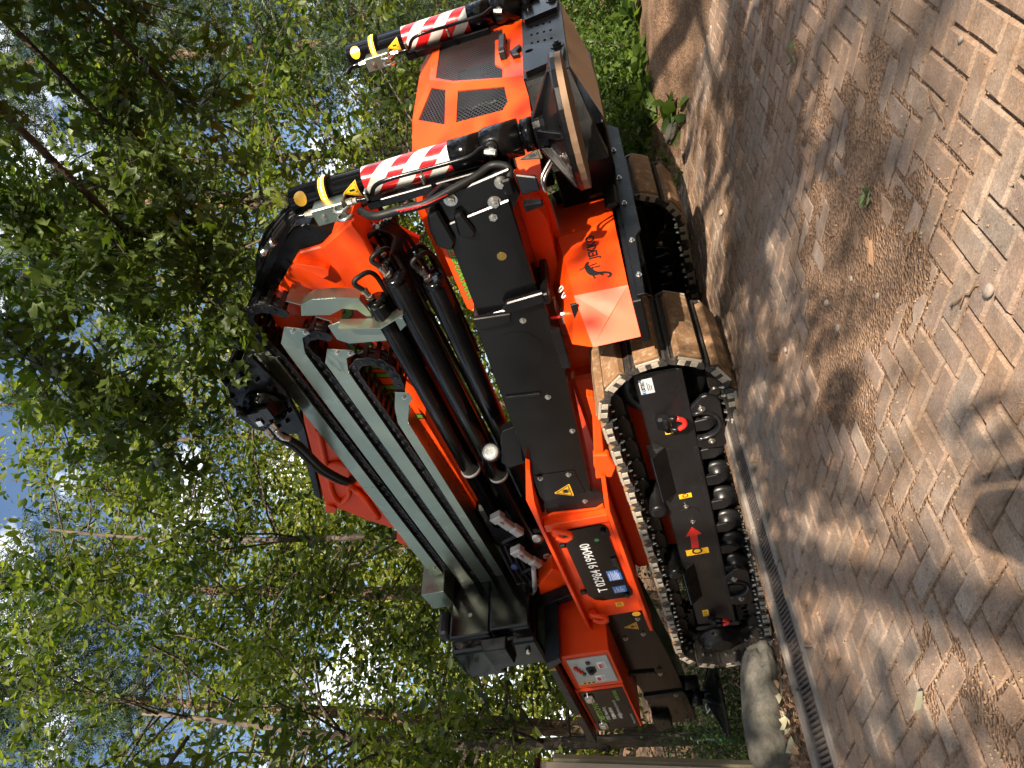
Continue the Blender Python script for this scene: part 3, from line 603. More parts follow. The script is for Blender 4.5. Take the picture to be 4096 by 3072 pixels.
# outrigger housing on the near side
b = MB()
b.prism('y', [(-3.735, 1.225), (-3.72, 1.16), (-3.75, 0.90), (-3.72, 0.852), (-5.0, 0.845), (-5.01, 1.24), (-3.735, 1.25)], 2.85, 2.888, 0.003)
b.prism('y', [(-3.20, 1.185), (-3.47, 1.262), (-5.03, 1.258), (-5.10, 1.225), (-5.10, 1.205), (-5.03, 1.236), (-3.73, 1.238), (-3.50, 1.218), (-3.22, 1.165)], 2.79, 2.90, 0.003)
b.prism('y', [(-3.38, 0.795), (-3.70, 0.838), (-5.02, 0.838), (-5.20, 0.832), (-5.20, 0.808), (-5.02, 0.812), (-3.72, 0.812), (-3.40, 0.772)], 2.79, 2.93, 0.003)
b.prism('y', [(-2.78, 0.735), (-2.95, 0.74), (-3.20, 0.79), (-3.45, 0.835), (-3.45, 0.79), (-3.20, 0.735), (-2.95, 0.70), (-2.80, 0.70)], 2.83, 2.89, 0.006)
b.prism('y', [(-3.22, 0.80), (-3.32, 0.82), (-3.42, 0.80), (-3.44, 0.74), (-3.36, 0.70), (-3.24, 0.72)], 2.81, 2.86, 0.008)
b.box(-3.83, -3.76, 2.80, 2.85, 0.84, 1.235, 0.003)
hous = part(b, 'outrigger_housing', ORANGE)
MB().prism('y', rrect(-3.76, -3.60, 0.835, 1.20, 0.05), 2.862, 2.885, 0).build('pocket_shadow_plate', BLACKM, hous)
pp = [(-3.93, 1.155), (-3.905, 1.12), (-3.905, 0.905), (-3.92, 0.885), (-3.95, 0.875), (-4.03, 0.872), (-4.04, 0.885), (-4.62, 0.878), (-4.70, 0.862), (-4.755, 0.868), (-4.775, 0.90), (-4.775, 1.08), (-4.745, 1.135), (-4.68, 1.165), (-4.0, 1.168)]
MB().prism('y', pp, 2.838, 2.85, 0.002).build('access_panel', BLACK, hous)
text('phone_lettering', 'T 02984 9199040', 0.092, side_m(-4.66, 2.8372, 1.022), WINK, hous, 0.0004, sx=0.90, offset=0.0005)
MB().lathe((-4.05, 2.84, 0.965), (0, -1, 0), [(0, 0.016), (0.003, 0.016)], 16).build('sight_glass', GREENB, hous)
for x in (-3.965, -4.735): MB().lathe((x, 2.84, 0.905), (0, -1, 0), [(0, 0.018), (0.02, 0.018), (0.024, 0.014)], 12).build('panel_knob', PLASTIC, hous)
for x in (-4.04, -4.62): MB().box(x - 0.018, x + 0.018, 2.822, 2.85, 1.165, 1.205, 0.006).build('panel_hinge', PLASTIC, hous)
MB().box(-4.36, -4.27, 2.82, 2.84, 0.885, 0.925, 0.006).box(-4.45, -4.30, 2.832, 2.84, 0.885, 0.905, 0.003).build('panel_latch', PLASTIC, hous)
for x0, x1, t1 in ((-4.54, -4.42, 'IN CASE OF EMERGENCY'), (-4.70, -4.62, 'IMPORTANT')):
    MB().box(x0, x1, 2.8362, 2.838, 0.895, 0.985, 0.0003).build('blue_notice', BLUES, hous)
    text('notice_lettering', t1, 0.0105, side_m(x0 + 0.005, 2.8358, 0.970), WINK, hous, 0.0002, sx=0.78)
    for i in range(6): MB().box(x0 + 0.006, x1 - 0.008 - 0.015 * (i % 3), 2.8356, 2.838, 0.957 - i * 0.009, 0.960 - i * 0.009, 0).build('notice_print', WINK, hous)
for x in (-3.86, -4.90):
    b = MB(); b.box(x - 0.05, x + 0.03, 2.80, 2.852, 1.155, 1.215, 0.014); b.tube(spline([(x - 0.04, 2.80, 1.19), (x - 0.045, 2.775, 1.14), (x - 0.02, 2.77, 1.095), (x + 0.02, 2.77, 1.095), (x + 0.042, 2.775, 1.14), (x + 0.036, 2.80, 1.19)], 5), 0.0165, 10); b.build('lifting_eye', ORANGE, hous)
ysticker(-3.885, -3.835, 1.0, 1.06, 2.85, hous); ysticker(-4.90, -4.845, 0.955, 1.01, 2.85, hous)
MB().box(-3.86, -3.83, 2.8485, 2.85, 0.905, 0.945, 0.0003).build('grey_label', GREYS, hous)

# ---------- front outrigger beam
b = MB()
b.prism('y', [(-2.16, 1.145), (-2.13, 0.785), (-2.55, 0.795), (-3.74, 0.905), (-3.74, 1.175), (-3.55, 1.205)], 2.87, 3.13, 0.006)
b.prism('y', [(-1.64, 1.10), (-1.60, 0.79), (-2.18, 0.803), (-2.2, 1.118)], 2.885, 3.115, 0.006)
beam = part(b, 'front_outrigger_beam', BLACK)
b = MB()   # collar, lips and welded plates
b.prism('y', [(-2.085, 0.955), (-2.075, 0.775), (-2.135, 0.76), (-2.15, 0.955), (-2.12, 0.985)], 2.835, 2.87, 0.006)
b.prism('y', [(-2.085, 0.79), (-2.15, 0.79), (-2.15, 0.755), (-2.085, 0.755)], 2.835, 3.12, 0.006)
b.prism('y', [(-2.135, 1.135), (-2.155, 0.955), (-2.20, 0.965), (-2.21, 1.0), (-2.205, 1.14)], 2.842, 2.872, 0.004)
b.prism('y', [(-2.30, 0.80), (-2.56, 0.81), (-2.57, 0.765), (-2.33, 0.755)], 2.835, 2.875, 0.004)
b.prism('y', [(-2.69, 1.145), (-2.715, 0.965), (-2.735, 0.965), (-2.715, 1.15)], 2.858, 2.875, 0.002)
b.build('beam_collar', BLACKM, beam)
b = MB().prism('y', arc(-2.42, 1.0, 0.135, 0, 360, 36)[:-1], 2.8685, 2.8695, 0); b.build('blanking_disc', BLACK, beam)
b = MB().prism('y', [(-3.36, 1.175), (-3.38, 0.945), (-3.69, 0.925), (-3.70, 1.15), (-3.64, 1.19)], 2.864, 2.871, 0.002); b.build('inspection_plate', BLACK, beam)
bolts('plate_bolt', [(-3.385, 2.863, 1.15), (-3.40, 2.863, 0.985), (-3.67, 2.863, 0.95), (-2.23, 2.868, 0.915), (-2.76, 2.868, 0.935), (-3.05, 2.868, 0.875)], (0, -1, 0), 0.011, beam)
warn(0, 0, 0, 0.115, beam, side_m(-3.545, 2.8635, 1.055)); MB().lathe((-3.70, 2.866, 0.965), (0, -1, 0), [(0, 0.02), (0.002, 0.02)], 18).build('round_sticker', YEL, beam)
MB().lathe((-1.86, 2.884, 0.905), (0, -1, 0), [(0, 0.022), (0.004, 0.022)], 16).build('brass_plug', BRASS, beam)
b = MB()   # bracket joining beam and leg
b.prism('y', [(-1.50, 1.13), (-1.46, 1.05), (-1.50, 0.96), (-1.47, 0.75), (-1.60, 0.74), (-1.68, 0.80), (-1.76, 0.95), (-1.78, 1.12), (-1.70, 1.16), (-1.60, 1.15), (-1.56, 1.10)], 2.90, 2.93, 0.006)
b.prism('y', [(-1.44, 1.17), (-1.42, 1.02), (-1.44, 0.74), (-1.56, 0.74), (-1.70, 1.0), (-1.72, 1.15)], 3.06, 3.09, 0.006)
b.prism('y', [(-1.56, 1.145), (-1.54, 1.09), (-1.72, 1.07), (-1.76, 1.10), (-1.72, 1.16), (-1.62, 1.16)], 2.855, 3.1, 0.012)
b.prism('y', [(-1.60, 1.04), (-1.585, 1.0), (-1.70, 0.97), (-1.73, 0.99), (-1.70, 1.05)], 2.862, 3.1, 0.010)
b.box(-1.58, -1.50, 2.87, 3.1, 0.755, 0.80, 0.008)
br = part(b, 'leg_bracket', BLACK)
bolts('bracket_bolt', [(-1.60, 2.898, 0.855), (-1.535, 2.898, 1.03), (-1.52, 2.898, 0.80), (-1.66, 2.898, 0.88)], (0, -1, 0), 0.020, br, 0.016)
b = MB()
for z in (0.735, 0.70):
    b.hexa([(-1.60, 2.855 + (z - 0.7), z - 0.0), (-1.50, 2.855 + (z - 0.7), z), (-1.50, 2.90, z), (-1.60, 2.90, z), (-1.585, 2.86, z - 0.085), (-1.52, 2.86, z - 0.085), (-1.52, 2.885, z - 0.085), (-1.585, 2.885, z - 0.085)], 0.008) if z > 0.72 else b.hexa([(-1.66, 2.845, 0.735), (-1.62, 2.845, 0.735), (-1.62, 2.90, 0.735), (-1.66, 2.90, 0.735), (-1.655, 2.85, 0.655), (-1.63, 2.85, 0.655), (-1.63, 2.88, 0.655), (-1.655, 2.88, 0.655)], 0.006)
b.build('cable_plug', PLASTIC, br)

# ---------- legs (jack cylinders carried upright)
def helix_band(b, c, r, z0, z1, a0, a1, k0, k1, slope, mat, n=18):
    vs = []; fs = []
    for i in range(n + 1):
        a = R_(a0 + (a1 - a0) * i / n); s = slope * (i / n - 0.5)
        for kk in (k0, k1):
            z = min(max(kk + s, z0), z1); vs.append((c[0] + r * math.cos(a), c[1] + r * math.sin(a), z))
    fs = [(2 * i, 2 * i + 2, 2 * i + 3, 2 * i + 1) for i in range(n)]; b.add(vs, fs, True, mat)
def leg(cx, cy, dz, rs, near):
    o = MB().lathe((cx, cy, 0.865 + dz), (0, 0, 1), [(0, 0.070 * rs), (0.14, 0.070 * rs), (0.142, 0.065 * rs), (0.90, 0.065 * rs), (0.906, 0.060 * rs)], 32)
    lg = part(o, 'outrigger_leg', BLACK, label='near raised outrigger leg with red and white stripes' if near else 'far raised outrigger leg behind the hood')
    MB().lathe((cx, cy, 0.63 + dz), (0, 0, 1), [(0, 0.055), (0.002, 0.070 * rs), (0.05, 0.070 * rs), (0.052, 0.055), (0.062, 0.055), (0.064, 0.079 * rs), (0.215, 0.079 * rs), (0.222, 0.075 * rs), (0.235, 0.070 * rs)], 32).build('leg_collar', BLACK, lg)
    MB().lathe((cx, cy, 0.585 + dz), (0, 0, 1), [(0, 0.03), (0.05, 0.03)], 16).build('piston_rod', BLACKM, lg)
    b = MB(); z0, z1 = 1.005 + dz, 1.41 + dz; w = (z1 - z0) / 5.2
    for i in range(-3, 10):
        helix_band(b, (cx, cy), 0.0662 * rs, z0, z1, 150, 400, z0 + i * w, z0 + (i + 1) * w, -0.26, (WHITE if i % 2 == 0 else RED), 30)
    b.build('reflective_stripes', None, lg)
    b = MB(); b.lathe((cx, cy, 1.575 + dz), (0, 0, 1), [(0, 0.060), (0.0, 0.073 * rs), (0.008, 0.075 * rs), (0.010, 0.075 * rs)], 28, RUBBER).lathe((cx, cy, 1.615 + dz), (0, 0, 1), [(0, 0.075 * rs), (0.002, 0.075 * rs), (0.010, 0.073 * rs), (0.010, 0.06)], 28, RUBBER); b.lathe((cx, cy, 1.586 + dz), (0, 0, 1), [(0, 0.0715 * rs), (0.029, 0.0715 * rs)], 28, AMBER)
    b.build('warning_light_ring', None, lg)
    b = MB()
    for k in range(26): a = 2 * math.pi * k / 26; b.lathe((cx + 0.0712 * rs * math.cos(a), cy + 0.0712 * rs * math.sin(a), 1.6005 + dz), (math.cos(a), math.sin(a), 0), [(0, 0.006), (0.002, 0.005), (0.003, 0.002)], 8)
    b.build('led_dots', LED, lg)
    def curvedtri(zc, s, a_c, nm, up=True):
        b = MB(); pts = [(-0.5, -0.43), (0.5, -0.43), (0, 0.43)] if up else [(-0.5, 0.43), (0.5, 0.43), (0, -0.43)]
        def P(u, v, rr): a = R_(a_c) + u * s / (0.066 * rs); return (cx + rr * math.cos(a), cy + rr * math.sin(a), zc + v * s)
        for sc, rr, mt in ((1.0, 0.0664, YEL), (0.82, 0.0667, INK), (0.74, 0.067, YEL)):
            n = 6; V = []; F = []
            for i in range(n + 1):
                t = i / n; v = pts[0][1] + (pts[2][1] - pts[0][1]) * t; u0 = pts[0][0] * (1 - t); u1 = pts[1][0] * (1 - t)
                for j in range(5): V.append(P((u0 + (u1 - u0) * j / 4) * sc, (v + 0.14 * (1 if up else -1)) * sc - 0.14 * (1 if up else -1), rr * rs))
            for i in range(n):
                for j in range(4): F.append((i * 5 + j, i * 5 + j + 1, i * 5 + j + 6, i * 5 + j + 5))
            b.add(V, F, True, mt)
        for q in ((-0.14, -0.33, 0.2, -0.24), (-0.03, -0.24, 0.08, 0.05)):
            b.add([P(q[0], q[1], 0.0674 * rs), P(q[2], q[1], 0.0674 * rs), P(q[2], q[3], 0.0674 * rs), P(q[0], q[3], 0.0674 * rs)], [(0, 1, 2, 3)], False, INK)
        b.build(nm, None, lg)
    curvedtri(1.475 + dz, 0.085, 275, 'warning_sticker'); curvedtri(0.94 + dz, 0.085, 330 if near else 300, 'warning_sticker')
    b = MB(); V = []
    for k in range(16): a = 2 * math.pi * k / 16; t = R_(300) + 0.035 * math.cos(a) / 0.066; V.append((cx + 0.0672 * rs * math.cos(t), cy + 0.0672 * rs * math.sin(t), 1.71 + dz + 0.03 * math.sin(a)))
    t = R_(300); V.append((cx + 0.068 * rs * math.cos(t), cy + 0.068 * rs * math.sin(t), 1.71 + dz)); b.add(V, [(k, (k + 1) % 16, 16) for k in range(16)], True); b.build('round_sticker', YEL, lg)
    # valve block, pipes, rail
    vx, vy, vz = cx - 0.03, cy - 0.115, 1.575 + dz
    b = MB(); b.box(vx - 0.04, vx + 0.04, vy - 0.045, vy + 0.04, vz - 0.075, vz + 0.075, 0.004); b.build('valve_block', ZINC, lg)
    b = MB(); b.lathe((vx + 0.01, vy, vz + 0.075), (0, 0, 1), [(0, 0.018), (0.03, 0.018), (0.032, 0.013), (0.05, 0.013)], 6, None, False); b.lathe((vx + 0.01, vy, vz - 0.075), (0, 0, -1), [(0, 0.018), (0.03, 0.018), (0.032, 0.013), (0.05, 0.013)], 6, None, False)
    for q in (-0.02, 0.02): b.tube(spline([(vx + q, vy - 0.045, vz - 0.03), (vx + q, vy - 0.075, vz - 0.04), (vx + q, vy - 0.085, vz - 0.075), (vx + q, vy - 0.06, vz - 0.10)], 4), 0.009, 8)
    hexbolt(b, (vx, vy - 0.046, vz + 0.03), (0, -1, 0), 0.009); b.build('valve_fitting', STEEL, lg)
    b = MB(); b.tube(spline([(vx + 0.01, vy, vz + 0.12), (vx + 0.01, vy, vz + 0.17), (vx - 0.02, vy + 0.01, vz + 0.215), (vx - 0.01, cy - 0.07, vz + 0.20)], 6), 0.011, 8)
    px, py = cx + 0.035, cy - 0.125
    b.tube(spline([(vx + 0.01, vy, vz - 0.12), (vx + 0.01, vy - 0.002, vz - 0.19), (px, py, vz - 0.26), (px, py, vz - 0.5), (px, py, vz - 0.66), (px + 0.01, cy - 0.10, vz - 0.72), (px, cy - 0.10, vz - 0.745)], 6), 0.010, 8)
    b.build('hydraulic_pipe', BLACK, lg)
    b = MB(); b.lathe((px - 0.01, cy - 0.065, 0.815 + dz), (0.1, -1, 0), [(0, 0.032), (0.02, 0.028), (0.022, 0.02)], 12, RUBBER); b.lathe((px - 0.008, cy - 0.085, 0.815 + dz), (0.1, -1, 0), [(0, 0.017), (0.03, 0.017)], 6, STEEL, False); b.lathe((px - 0.005, cy - 0.11, 0.84 + dz), (-0.2, -0.4, -1), [(0, 0.015), (0.05, 0.015)], 6, STEEL, False); b.build('hose_union', None, lg)
    b = MB(); b.box(cx - 0.09, cx - 0.05, cy - 0.105, cy - 0.045, 0.90 + dz, 1.42 + dz, 0.004); b.build('mounting_rail', BLACK, lg)
    b = MB()
    for z in (1.38, 1.12): b.box(cx - 0.012, cx + 0.03, cy - 0.165, cy - 0.125, z + dz, z + 0.010 + dz, 0.002)
    b.build('rail_clip', ZINC, lg)
    return lg
lg1 = leg(-1.45, 3.11, 0.0, 1.0, True); lg2 = leg(-1.42, 4.74, -0.02, 1.10, False)
# hose sleeve with red lettering down the near leg
b = MB(); b.tube(spline([(-1.50, 2.95, 1.44), (-1.50, 2.87, 1.36), (-1.50, 2.862, 1.25), (-1.50, 2.855, 1.13), (-1.49, 2.885, 1.02), (-1.48, 2.93, 0.90), (-1.47, 2.965, 0.83), (-1.475, 2.945, 0.775), (-1.49, 2.92, 0.755), (-1.52, 2.905, 0.77), (-1.535, 2.91, 0.81)], 6), 0.018, 12)
hs = part(b, 'hose_sleeve', RUBBER)
text('hose_lettering', 'FASSI', 0.045, Matrix(((0, 0, -0.3, -1.492), (-0.05, 0.3, -0.95, 2.828), (-1, 0, 0, 1.24), (0, 0, 0, 1))), REDHOSE, hs, 0.0006)
b = MB(); b.tube([(-1.489, 2.840, 1.25), (-1.489, 2.826, 1.12), (-1.482, 2.846, 1.02)], 0.003, 5); b.build('hose_stripe', REDHOSE, hs)
# foot pad of the near leg
def foot(c, rad, ply, rot=0.0, tilt=0.0):
    x, y, z = c; b = MB()
    prof = [(0.155, 0.055), (0.15, 0.085), (0.120, 0.088), (0.100, 0.095), (0.026, rad * 0.97), (0.018, rad), (0.0, rad), (0.0, rad * 0.5)]
    b.lathe((0, 0, 0), (0, 0, 1), prof[::-1], 20, None, False)
    b2 = []
    for k in range(6):
        a = rot + k * math.pi / 3 + 0.2; ca, sa = math.cos(a), math.sin(a); t = 0.012
        P = lambda r, h, q: (r * ca - q * sa, r * sa + q * ca, h)
        b.hexa([P(0.08, 0.05, -t * 1.6), P(rad * 0.98, 0.012, -t), P(rad * 0.98, 0.012, t), P(0.08, 0.05, t * 1.6), P(0.08, 0.145, -t * 1.6), P(rad * 0.97, 0.034, -t), P(rad * 0.97, 0.034, t), P(0.08, 0.145, t * 1.6)], 0.003)
    me = b.mesh('foot_plate', BLACKM); o = link('foot_plate', me, crane); o.matrix_local = Matrix.Translation(c) @ Matrix.Rotation(tilt, 4, 'Y')
    if ply: w = MB().lathe((0, 0, -0.0265), (0, 0, 1), [(0, rad * 0.99), (0.026, rad * 0.99)], 36, None, False).build('plywood_base', PLY, o)
    h = MB()
    for k in (0,): a = rot; h.tube(spline([(0.12 * math.cos(a - .2), 0.12 * math.sin(a - .2), 0.10), (0.20 * math.cos(a - .2), 0.20 * math.sin(a - .2), 0.165), (0.25 * math.cos(a), 0.25 * math.sin(a), 0.165), (0.20 * math.cos(a + .2), 0.20 * math.sin(a + .2), 0.165), (0.12 * math.cos(a + .2), 0.12 * math.sin(a + .2), 0.10)], 5), 0.009, 8)
    h.build('carry_handle', STEEL, o); return o
foot((-1.45, 3.11, 0.475), 0.285, True, R_(215), R_(0.5))
foot((-6.72, 2.95, 0.45), 0.36, False, R_(190))

# ---------- engine hood
B_ = MB()
big = [(4.698, 1.196), (4.769, 1.088), (4.655, 0.805), (4.506, 0.803), (4.490, 0.848), (4.141, 0.842), (4.051, 0.799), (3.933, 0.798), (4.089, 1.074), (4.209, 1.185)]
holed(B_, [(3.873, 0.677), (4.69, 0.677), (4.80, 1.067), (4.765, 1.243), (4.215, 1.226), (4.061, 1.073)], [big], lambda u, v: (-1.5, u, v), (1, 0, 0), 0.012)
hA = Vector((-1.5, 3.873, .677)); hB = Vector((-1.5, 4.061, 1.073)); hL = Vector((-1.62, 3.565, .677)); hT = Vector((-1.654, 3.693, 1.130)); hC = Vector((-1.5, 4.215, 1.226)); hP = Vector((-1.605, 4.046, 1.346)); hQ = Vector((-1.699, 3.804, 1.365))
def plane_panel(b, outer, holes, o, a, c, th=0.012):
    ex = (a - o).normalized(); n = ex.cross(c - o).normalized()
    if n.x < 0: n = -n
    ey = n.cross(ex); uv = lambda p: ((Vector(p) - o).dot(ex), (Vector(p) - o).dot(ey))
    holed(b, [uv(p) for p in outer], [[uv(p) for p in h] for h in holes], lambda u, v: o + ex * u + ey * v, n, th); return o, ex, ey, n
mid = [(-1.521, 3.997, 1.053), (-1.522, 3.872, 0.795), (-1.561, 3.770, 0.788), (-1.580, 3.735, 0.821), (-1.601, 3.804, 1.081)]
sml = [(-1.520, 4.146, 1.213), (-1.521, 4.057, 1.125), (-1.609, 3.836, 1.148), (-1.610, 3.997, 1.312)]
F1 = plane_panel(B_, [hA, hB, hT, hL], [mid], hA, hB, hL); F2 = plane_panel(B_, [hB, hC, hP, hQ, hT], [sml], hB, hC, hT)
lx = Vector((-1.78, 3.30, 0.677)); lq = Vector((-1.85, 3.47, 1.36)); lt = Vector((-1.80, 3.40, 1.15))
B_.add([hL, hT, lt, lx], [(0, 1, 2, 3)]); B_.add([hT, hQ, lq, lt], [(0, 1, 2, 3)])
B_.add([hC, (-1.5, 4.765, 1.243), (-1.60, 4.75, 1.36), hP], [(0, 1, 2, 3)]); B_.add([hP, (-1.60, 4.75, 1.36), (-2.3, 4.72, 1.37), (-2.3, 3.5, 1.37), lq, hQ], [(0, 1, 2, 3, 4, 5)])
B_.add([(-1.5, 4.69, .677), (-1.5, 4.80, 1.067), (-1.5, 4.765, 1.243), (-1.60, 4.75, 1.36), (-2.3, 4.72, 1.37), (-2.3, 4.72, 0.677)], [(0, 1, 2, 3, 4, 5)])
B_.add([lx, lt, lq, (-2.3, 3.5, 1.37), (-2.3, 3.3, 0.677)], [(0, 1, 2, 3, 4)])
hood = part(B_, 'engine_hood', ORANGE)
MB().box(-2.2, -1.62, 3.98, 4.55, 0.70, 1.12, 0.01).box(-2.0, -1.75, 3.75, 4.5, 0.72, 1.2, 0.02).build('engine_block', BLACKM, hood)
def wire_mesh(poly, o, ex, ey, n, pitch, w, nm, asp=1.7):
    uv = [((Vector(p) - o).dot(ex), (Vector(p) - o).dot(ey)) for p in poly]; b = MB(); d0 = o - n * 0.004
    u0, u1 = min(p[0] for p in uv), max(p[0] for p in uv); v0, v1 = min(p[1] for p in uv), max(p[1] for p in uv)
    for sg in (1, -1):
        dx, dy = 1.0, sg / asp; L = math.hypot(dx, dy); dx /= L; dy /= L; nx, ny = -dy, dx
        cs = [p[0] * nx + p[1] * ny for p in uv]; c = min(cs)
        while c < max(cs):
            ts = []
            for i in range(len(uv)):
                a, q = uv[i], uv[(i + 1) % len(uv)]; da = a[0] * nx + a[1] * ny - c; dq = q[0] * nx + q[1] * ny - c
                if da * dq < 0: t = da / (da - dq); p = (a[0] + (q[0] - a[0]) * t, a[1] + (q[1] - a[1]) * t); ts.append(p[0] * dx + p[1] * dy)
            ts.sort()
            for k in range(0, len(ts) - 1, 2):
                P = lambda t, s: d0 + ex * (t * dx + c * nx + s * nx) + ey * (t * dy + c * ny + s * ny)
                b.add([P(ts[k], -w), P(ts[k + 1], -w), P(ts[k + 1], w), P(ts[k], w)], [(0, 1, 2, 3)])
            c += pitch
    o2 = b.build(nm, MESH, hood); return o2
wire_mesh([(-1.5, p[0], p[1]) for p in big], Vector((-1.5, 3.873, .677)), Vector((0, 1, 0)), Vector((0, 0, 1)), Vector((1, 0, 0)), 0.0145, 0.0021, 'mesh_screen')
wire_mesh(mid, *F1, 0.016, 0.0026, 'mesh_screen'); wire_mesh(sml, *F2, 0.016, 0.0026, 'mesh_screen')
MB().prism('z', [(-1.5, 4.16), (-1.455, 4.17), (-1.445, 4.20), (-1.445, 4.40), (-1.455, 4.43), (-1.5, 4.44), (-1.5, 4.41), (-1.475, 4.39), (-1.475, 4.21), (-1.5, 4.19)], 0.775, 0.81, 0.004).build('door_handle', PLASTIC, hood)
MB().prism('x', [(4.13, 0.74), (4.2, 0.755), (4.26, 0.70), (4.22, 0.69), (4.17, 0.715), (4.12, 0.70)], -1.5, -1.475, 0.004).build('hood_latch', PLASTIC, hood)
# black bumper below the hood
b = MB(); slots = []
for i, z in enumerate((0.625, 0.592, 0.556, 0.520)):
    for yq in (4.40, 4.28, 4.16): slots.append(rrect(yq - 0.022 - 0.006 * i, yq + 0.006 - 0.006 * i, z - 0.007, z + 0.007, 0.005, 2))
holed(b, [(3.70, 0.45), (4.66, 0.45), (4.88, 0.676), (3.72, 0.676)], slots, lambda u, v: (-1.455, u, v), (1, 0, 0), 0.012)
b.hexa([(-1.468, 3.70, 0.45), (-1.468, 4.66, 0.45), (-1.75, 4.66, 0.45), (-1.75, 3.70, 0.45), (-1.468, 3.72, 0.676), (-1.468, 4.86, 0.676), (-1.75, 4.86, 0.676), (-1.75, 3.72, 0.676)], 0.002)
b.hexa([(-1.46, 3.70, 0.45), (-1.468, 3.72, 0.45), (-1.92, 3.72, 0.36), (-1.84, 3.46, 0.36), (-1.46, 3.70, 0.668), (-1.468, 3.72, 0.672), (-1.92, 3.72, 0.67), (-1.84, 3.46, 0.665)], 0.002)
bump = part(b, 'front_bumper', BLACKM)
MB().add([(-1.462, 4.66, 0.448), (-1.462, 3.74, 0.448), (-1.73, 3.66, 0.342), (-1.70, 4.0, 0.340), (-1.66, 4.40, 0.36)], [(0, 1, 2, 3, 4)]).build('bumper_underside', TANREFL, bump)
for ya, yb in ((3.72, 4.09), (4.44, 4.84)):
    b = MB(); holed(b, [(ya, 0.655), (ya + 0.05, 0.47), (ya + 0.22, 0.455), (yb - 0.12 if ya < 4 else yb - 0.18, 0.46), (yb - 0.02, 0.655), (yb - 0.06, 0.672), (ya + 0.05, 0.668)], [arc(ya + 0.255, 0.635 if ya < 4 else 0.63, 0.022, 0, 360, 12)[:-1]], lambda u, v: (-1.425, u, v), (1, 0, 0), 0.03)
    b.build('lug_plate', BLACK, bump)
bolts('lug_bolt', [(-1.424, 3.93, 0.49), (-1.424, 4.62, 0.49)], (1, 0, 0), 0.024, bump, 0.014, BLACKM)
# ---------- left side casing behind the beam, with lettering along its top edge
b = MB(); b.prism('y', [(-1.62, 0.80), (-1.62, 1.215), (-1.66, 1.232), (-2.30, 1.235), (-2.36, 1.19), (-2.36, 0.72), (-1.9, 0.70)], 3.16, 3.32, 0.006); casing = part(b, 'side_casing', ORANGE)
text('casing_lettering', 'wwwpermove', 0.062, side_m(-2.25, 3.159, 1.178), GINK, casing, 0.0005, 0.35, 0.0008, sx=1.35); text('casing_lettering', 'wwwpermove', 0.062, side_m(-2.25, 3.1595, 1.178), INK, casing, 0.0002, 0.35, 0.0035, sx=1.35)
warn(0, 0, 0, 0.05, casing, side_m(-2.315, 3.159, 1.19))
# ---------- front box with the maker's name
v = [(-2.10, 2.775, 0.392), (-2.10, 3.30, 0.402), (-2.17, 3.62, 0.405), (-2.24, 3.92, 0.41), (-2.26, 2.60, 0.385),
     (-2.10, 2.79, 0.638), (-2.10, 3.29, 0.69), (-2.13, 3.42, 0.685), (-2.24, 3.92, 0.74), (-2.26, 2.60, 0.60),
     (-2.30, 2.70, 0.70), (-2.30, 3.30, 0.80), (-2.34, 3.95, 0.82)]
b = MB().add(v, [(0, 1, 6, 5), (1, 2, 7, 6), (2, 3, 8, 7), (4, 0, 5, 9), (9, 5, 10), (5, 6, 11, 10), (6, 7, 11), (7, 8, 12, 11), (4, 9, 10, 11, 12, 8, 3, 2, 1, 0)])
jb = part(b, 'battery_box', ORANGE)
LM = front_m(-2.0985, 3.03, 0.505, R_(2.2))
text('maker_name', 'JEKKO', 0.062, LM @ Matrix.Translation((0.004, 0, 0)), INK, jb, 0.0005, 0.0, 0.0016, sx=1.12)
giz = [(-0.012, 0.045), (-0.030, 0.052), (-0.050, 0.048), (-0.066, 0.036), (-0.086, 0.030), (-0.104, 0.016), (-0.112, 0.0), (-0.118, -0.020), (-0.132, -0.040), (-0.150, -0.048), (-0.166, -0.040), (-0.170, -0.024), (-0.160, -0.022), (-0.158, -0.032), (-0.148, -0.036), (-0.138, -0.030), (-0.130, -0.014), (-0.126, 0.006), (-0.128, 0.030), (-0.118, 0.052), (-0.096, 0.064), (-0.070, 0.070), (-0.046, 0.072), (-0.026, 0.068), (-0.010, 0.056)]
flat_poly('lizard_emblem', giz, LM, INK, jb)
b = MB()
for (x0, z0, x1, z1, th) in ((-0.045, 0.05, -0.040, 0.024, 0.010), (-0.062, 0.042, -0.064, 0.012, 0.010), (-0.112, 0.016, -0.132, 0.000, 0.010), (-0.044, 0.068, -0.052, 0.088, 0.008), (-0.118, 0.04, -0.14, 0.036, 0.008)):
    b.tube([(x0, z0, 0.0005), (x1, z1, 0.0005)], th / 2, 6)
    for q in (-0.5, 0, 0.5): a = math.atan2(z1 - z0, x1 - x0) + q; b.tube([(x1, z1, 0.0005), (x1 + 0.012 * math.cos(a), z1 + 0.012 * math.sin(a), 0.0005)], 0.0018, 5)
me = b.mesh('lizard_leg', INK); me.transform(LM @ Matrix.Diagonal((1, 1, 0.2, 1))); link('lizard_leg', me, jb)
MB().box(-2.285, -2.11, 2.74, 2.752, 0.63, 0.66, 0.001).prism('x', [(3.78, 0.70), (3.86, 0.72), (3.88, 0.67), (3.80, 0.645)], -2.22, -2.17, 0.006).build('box_latch', PLASTIC, jb)
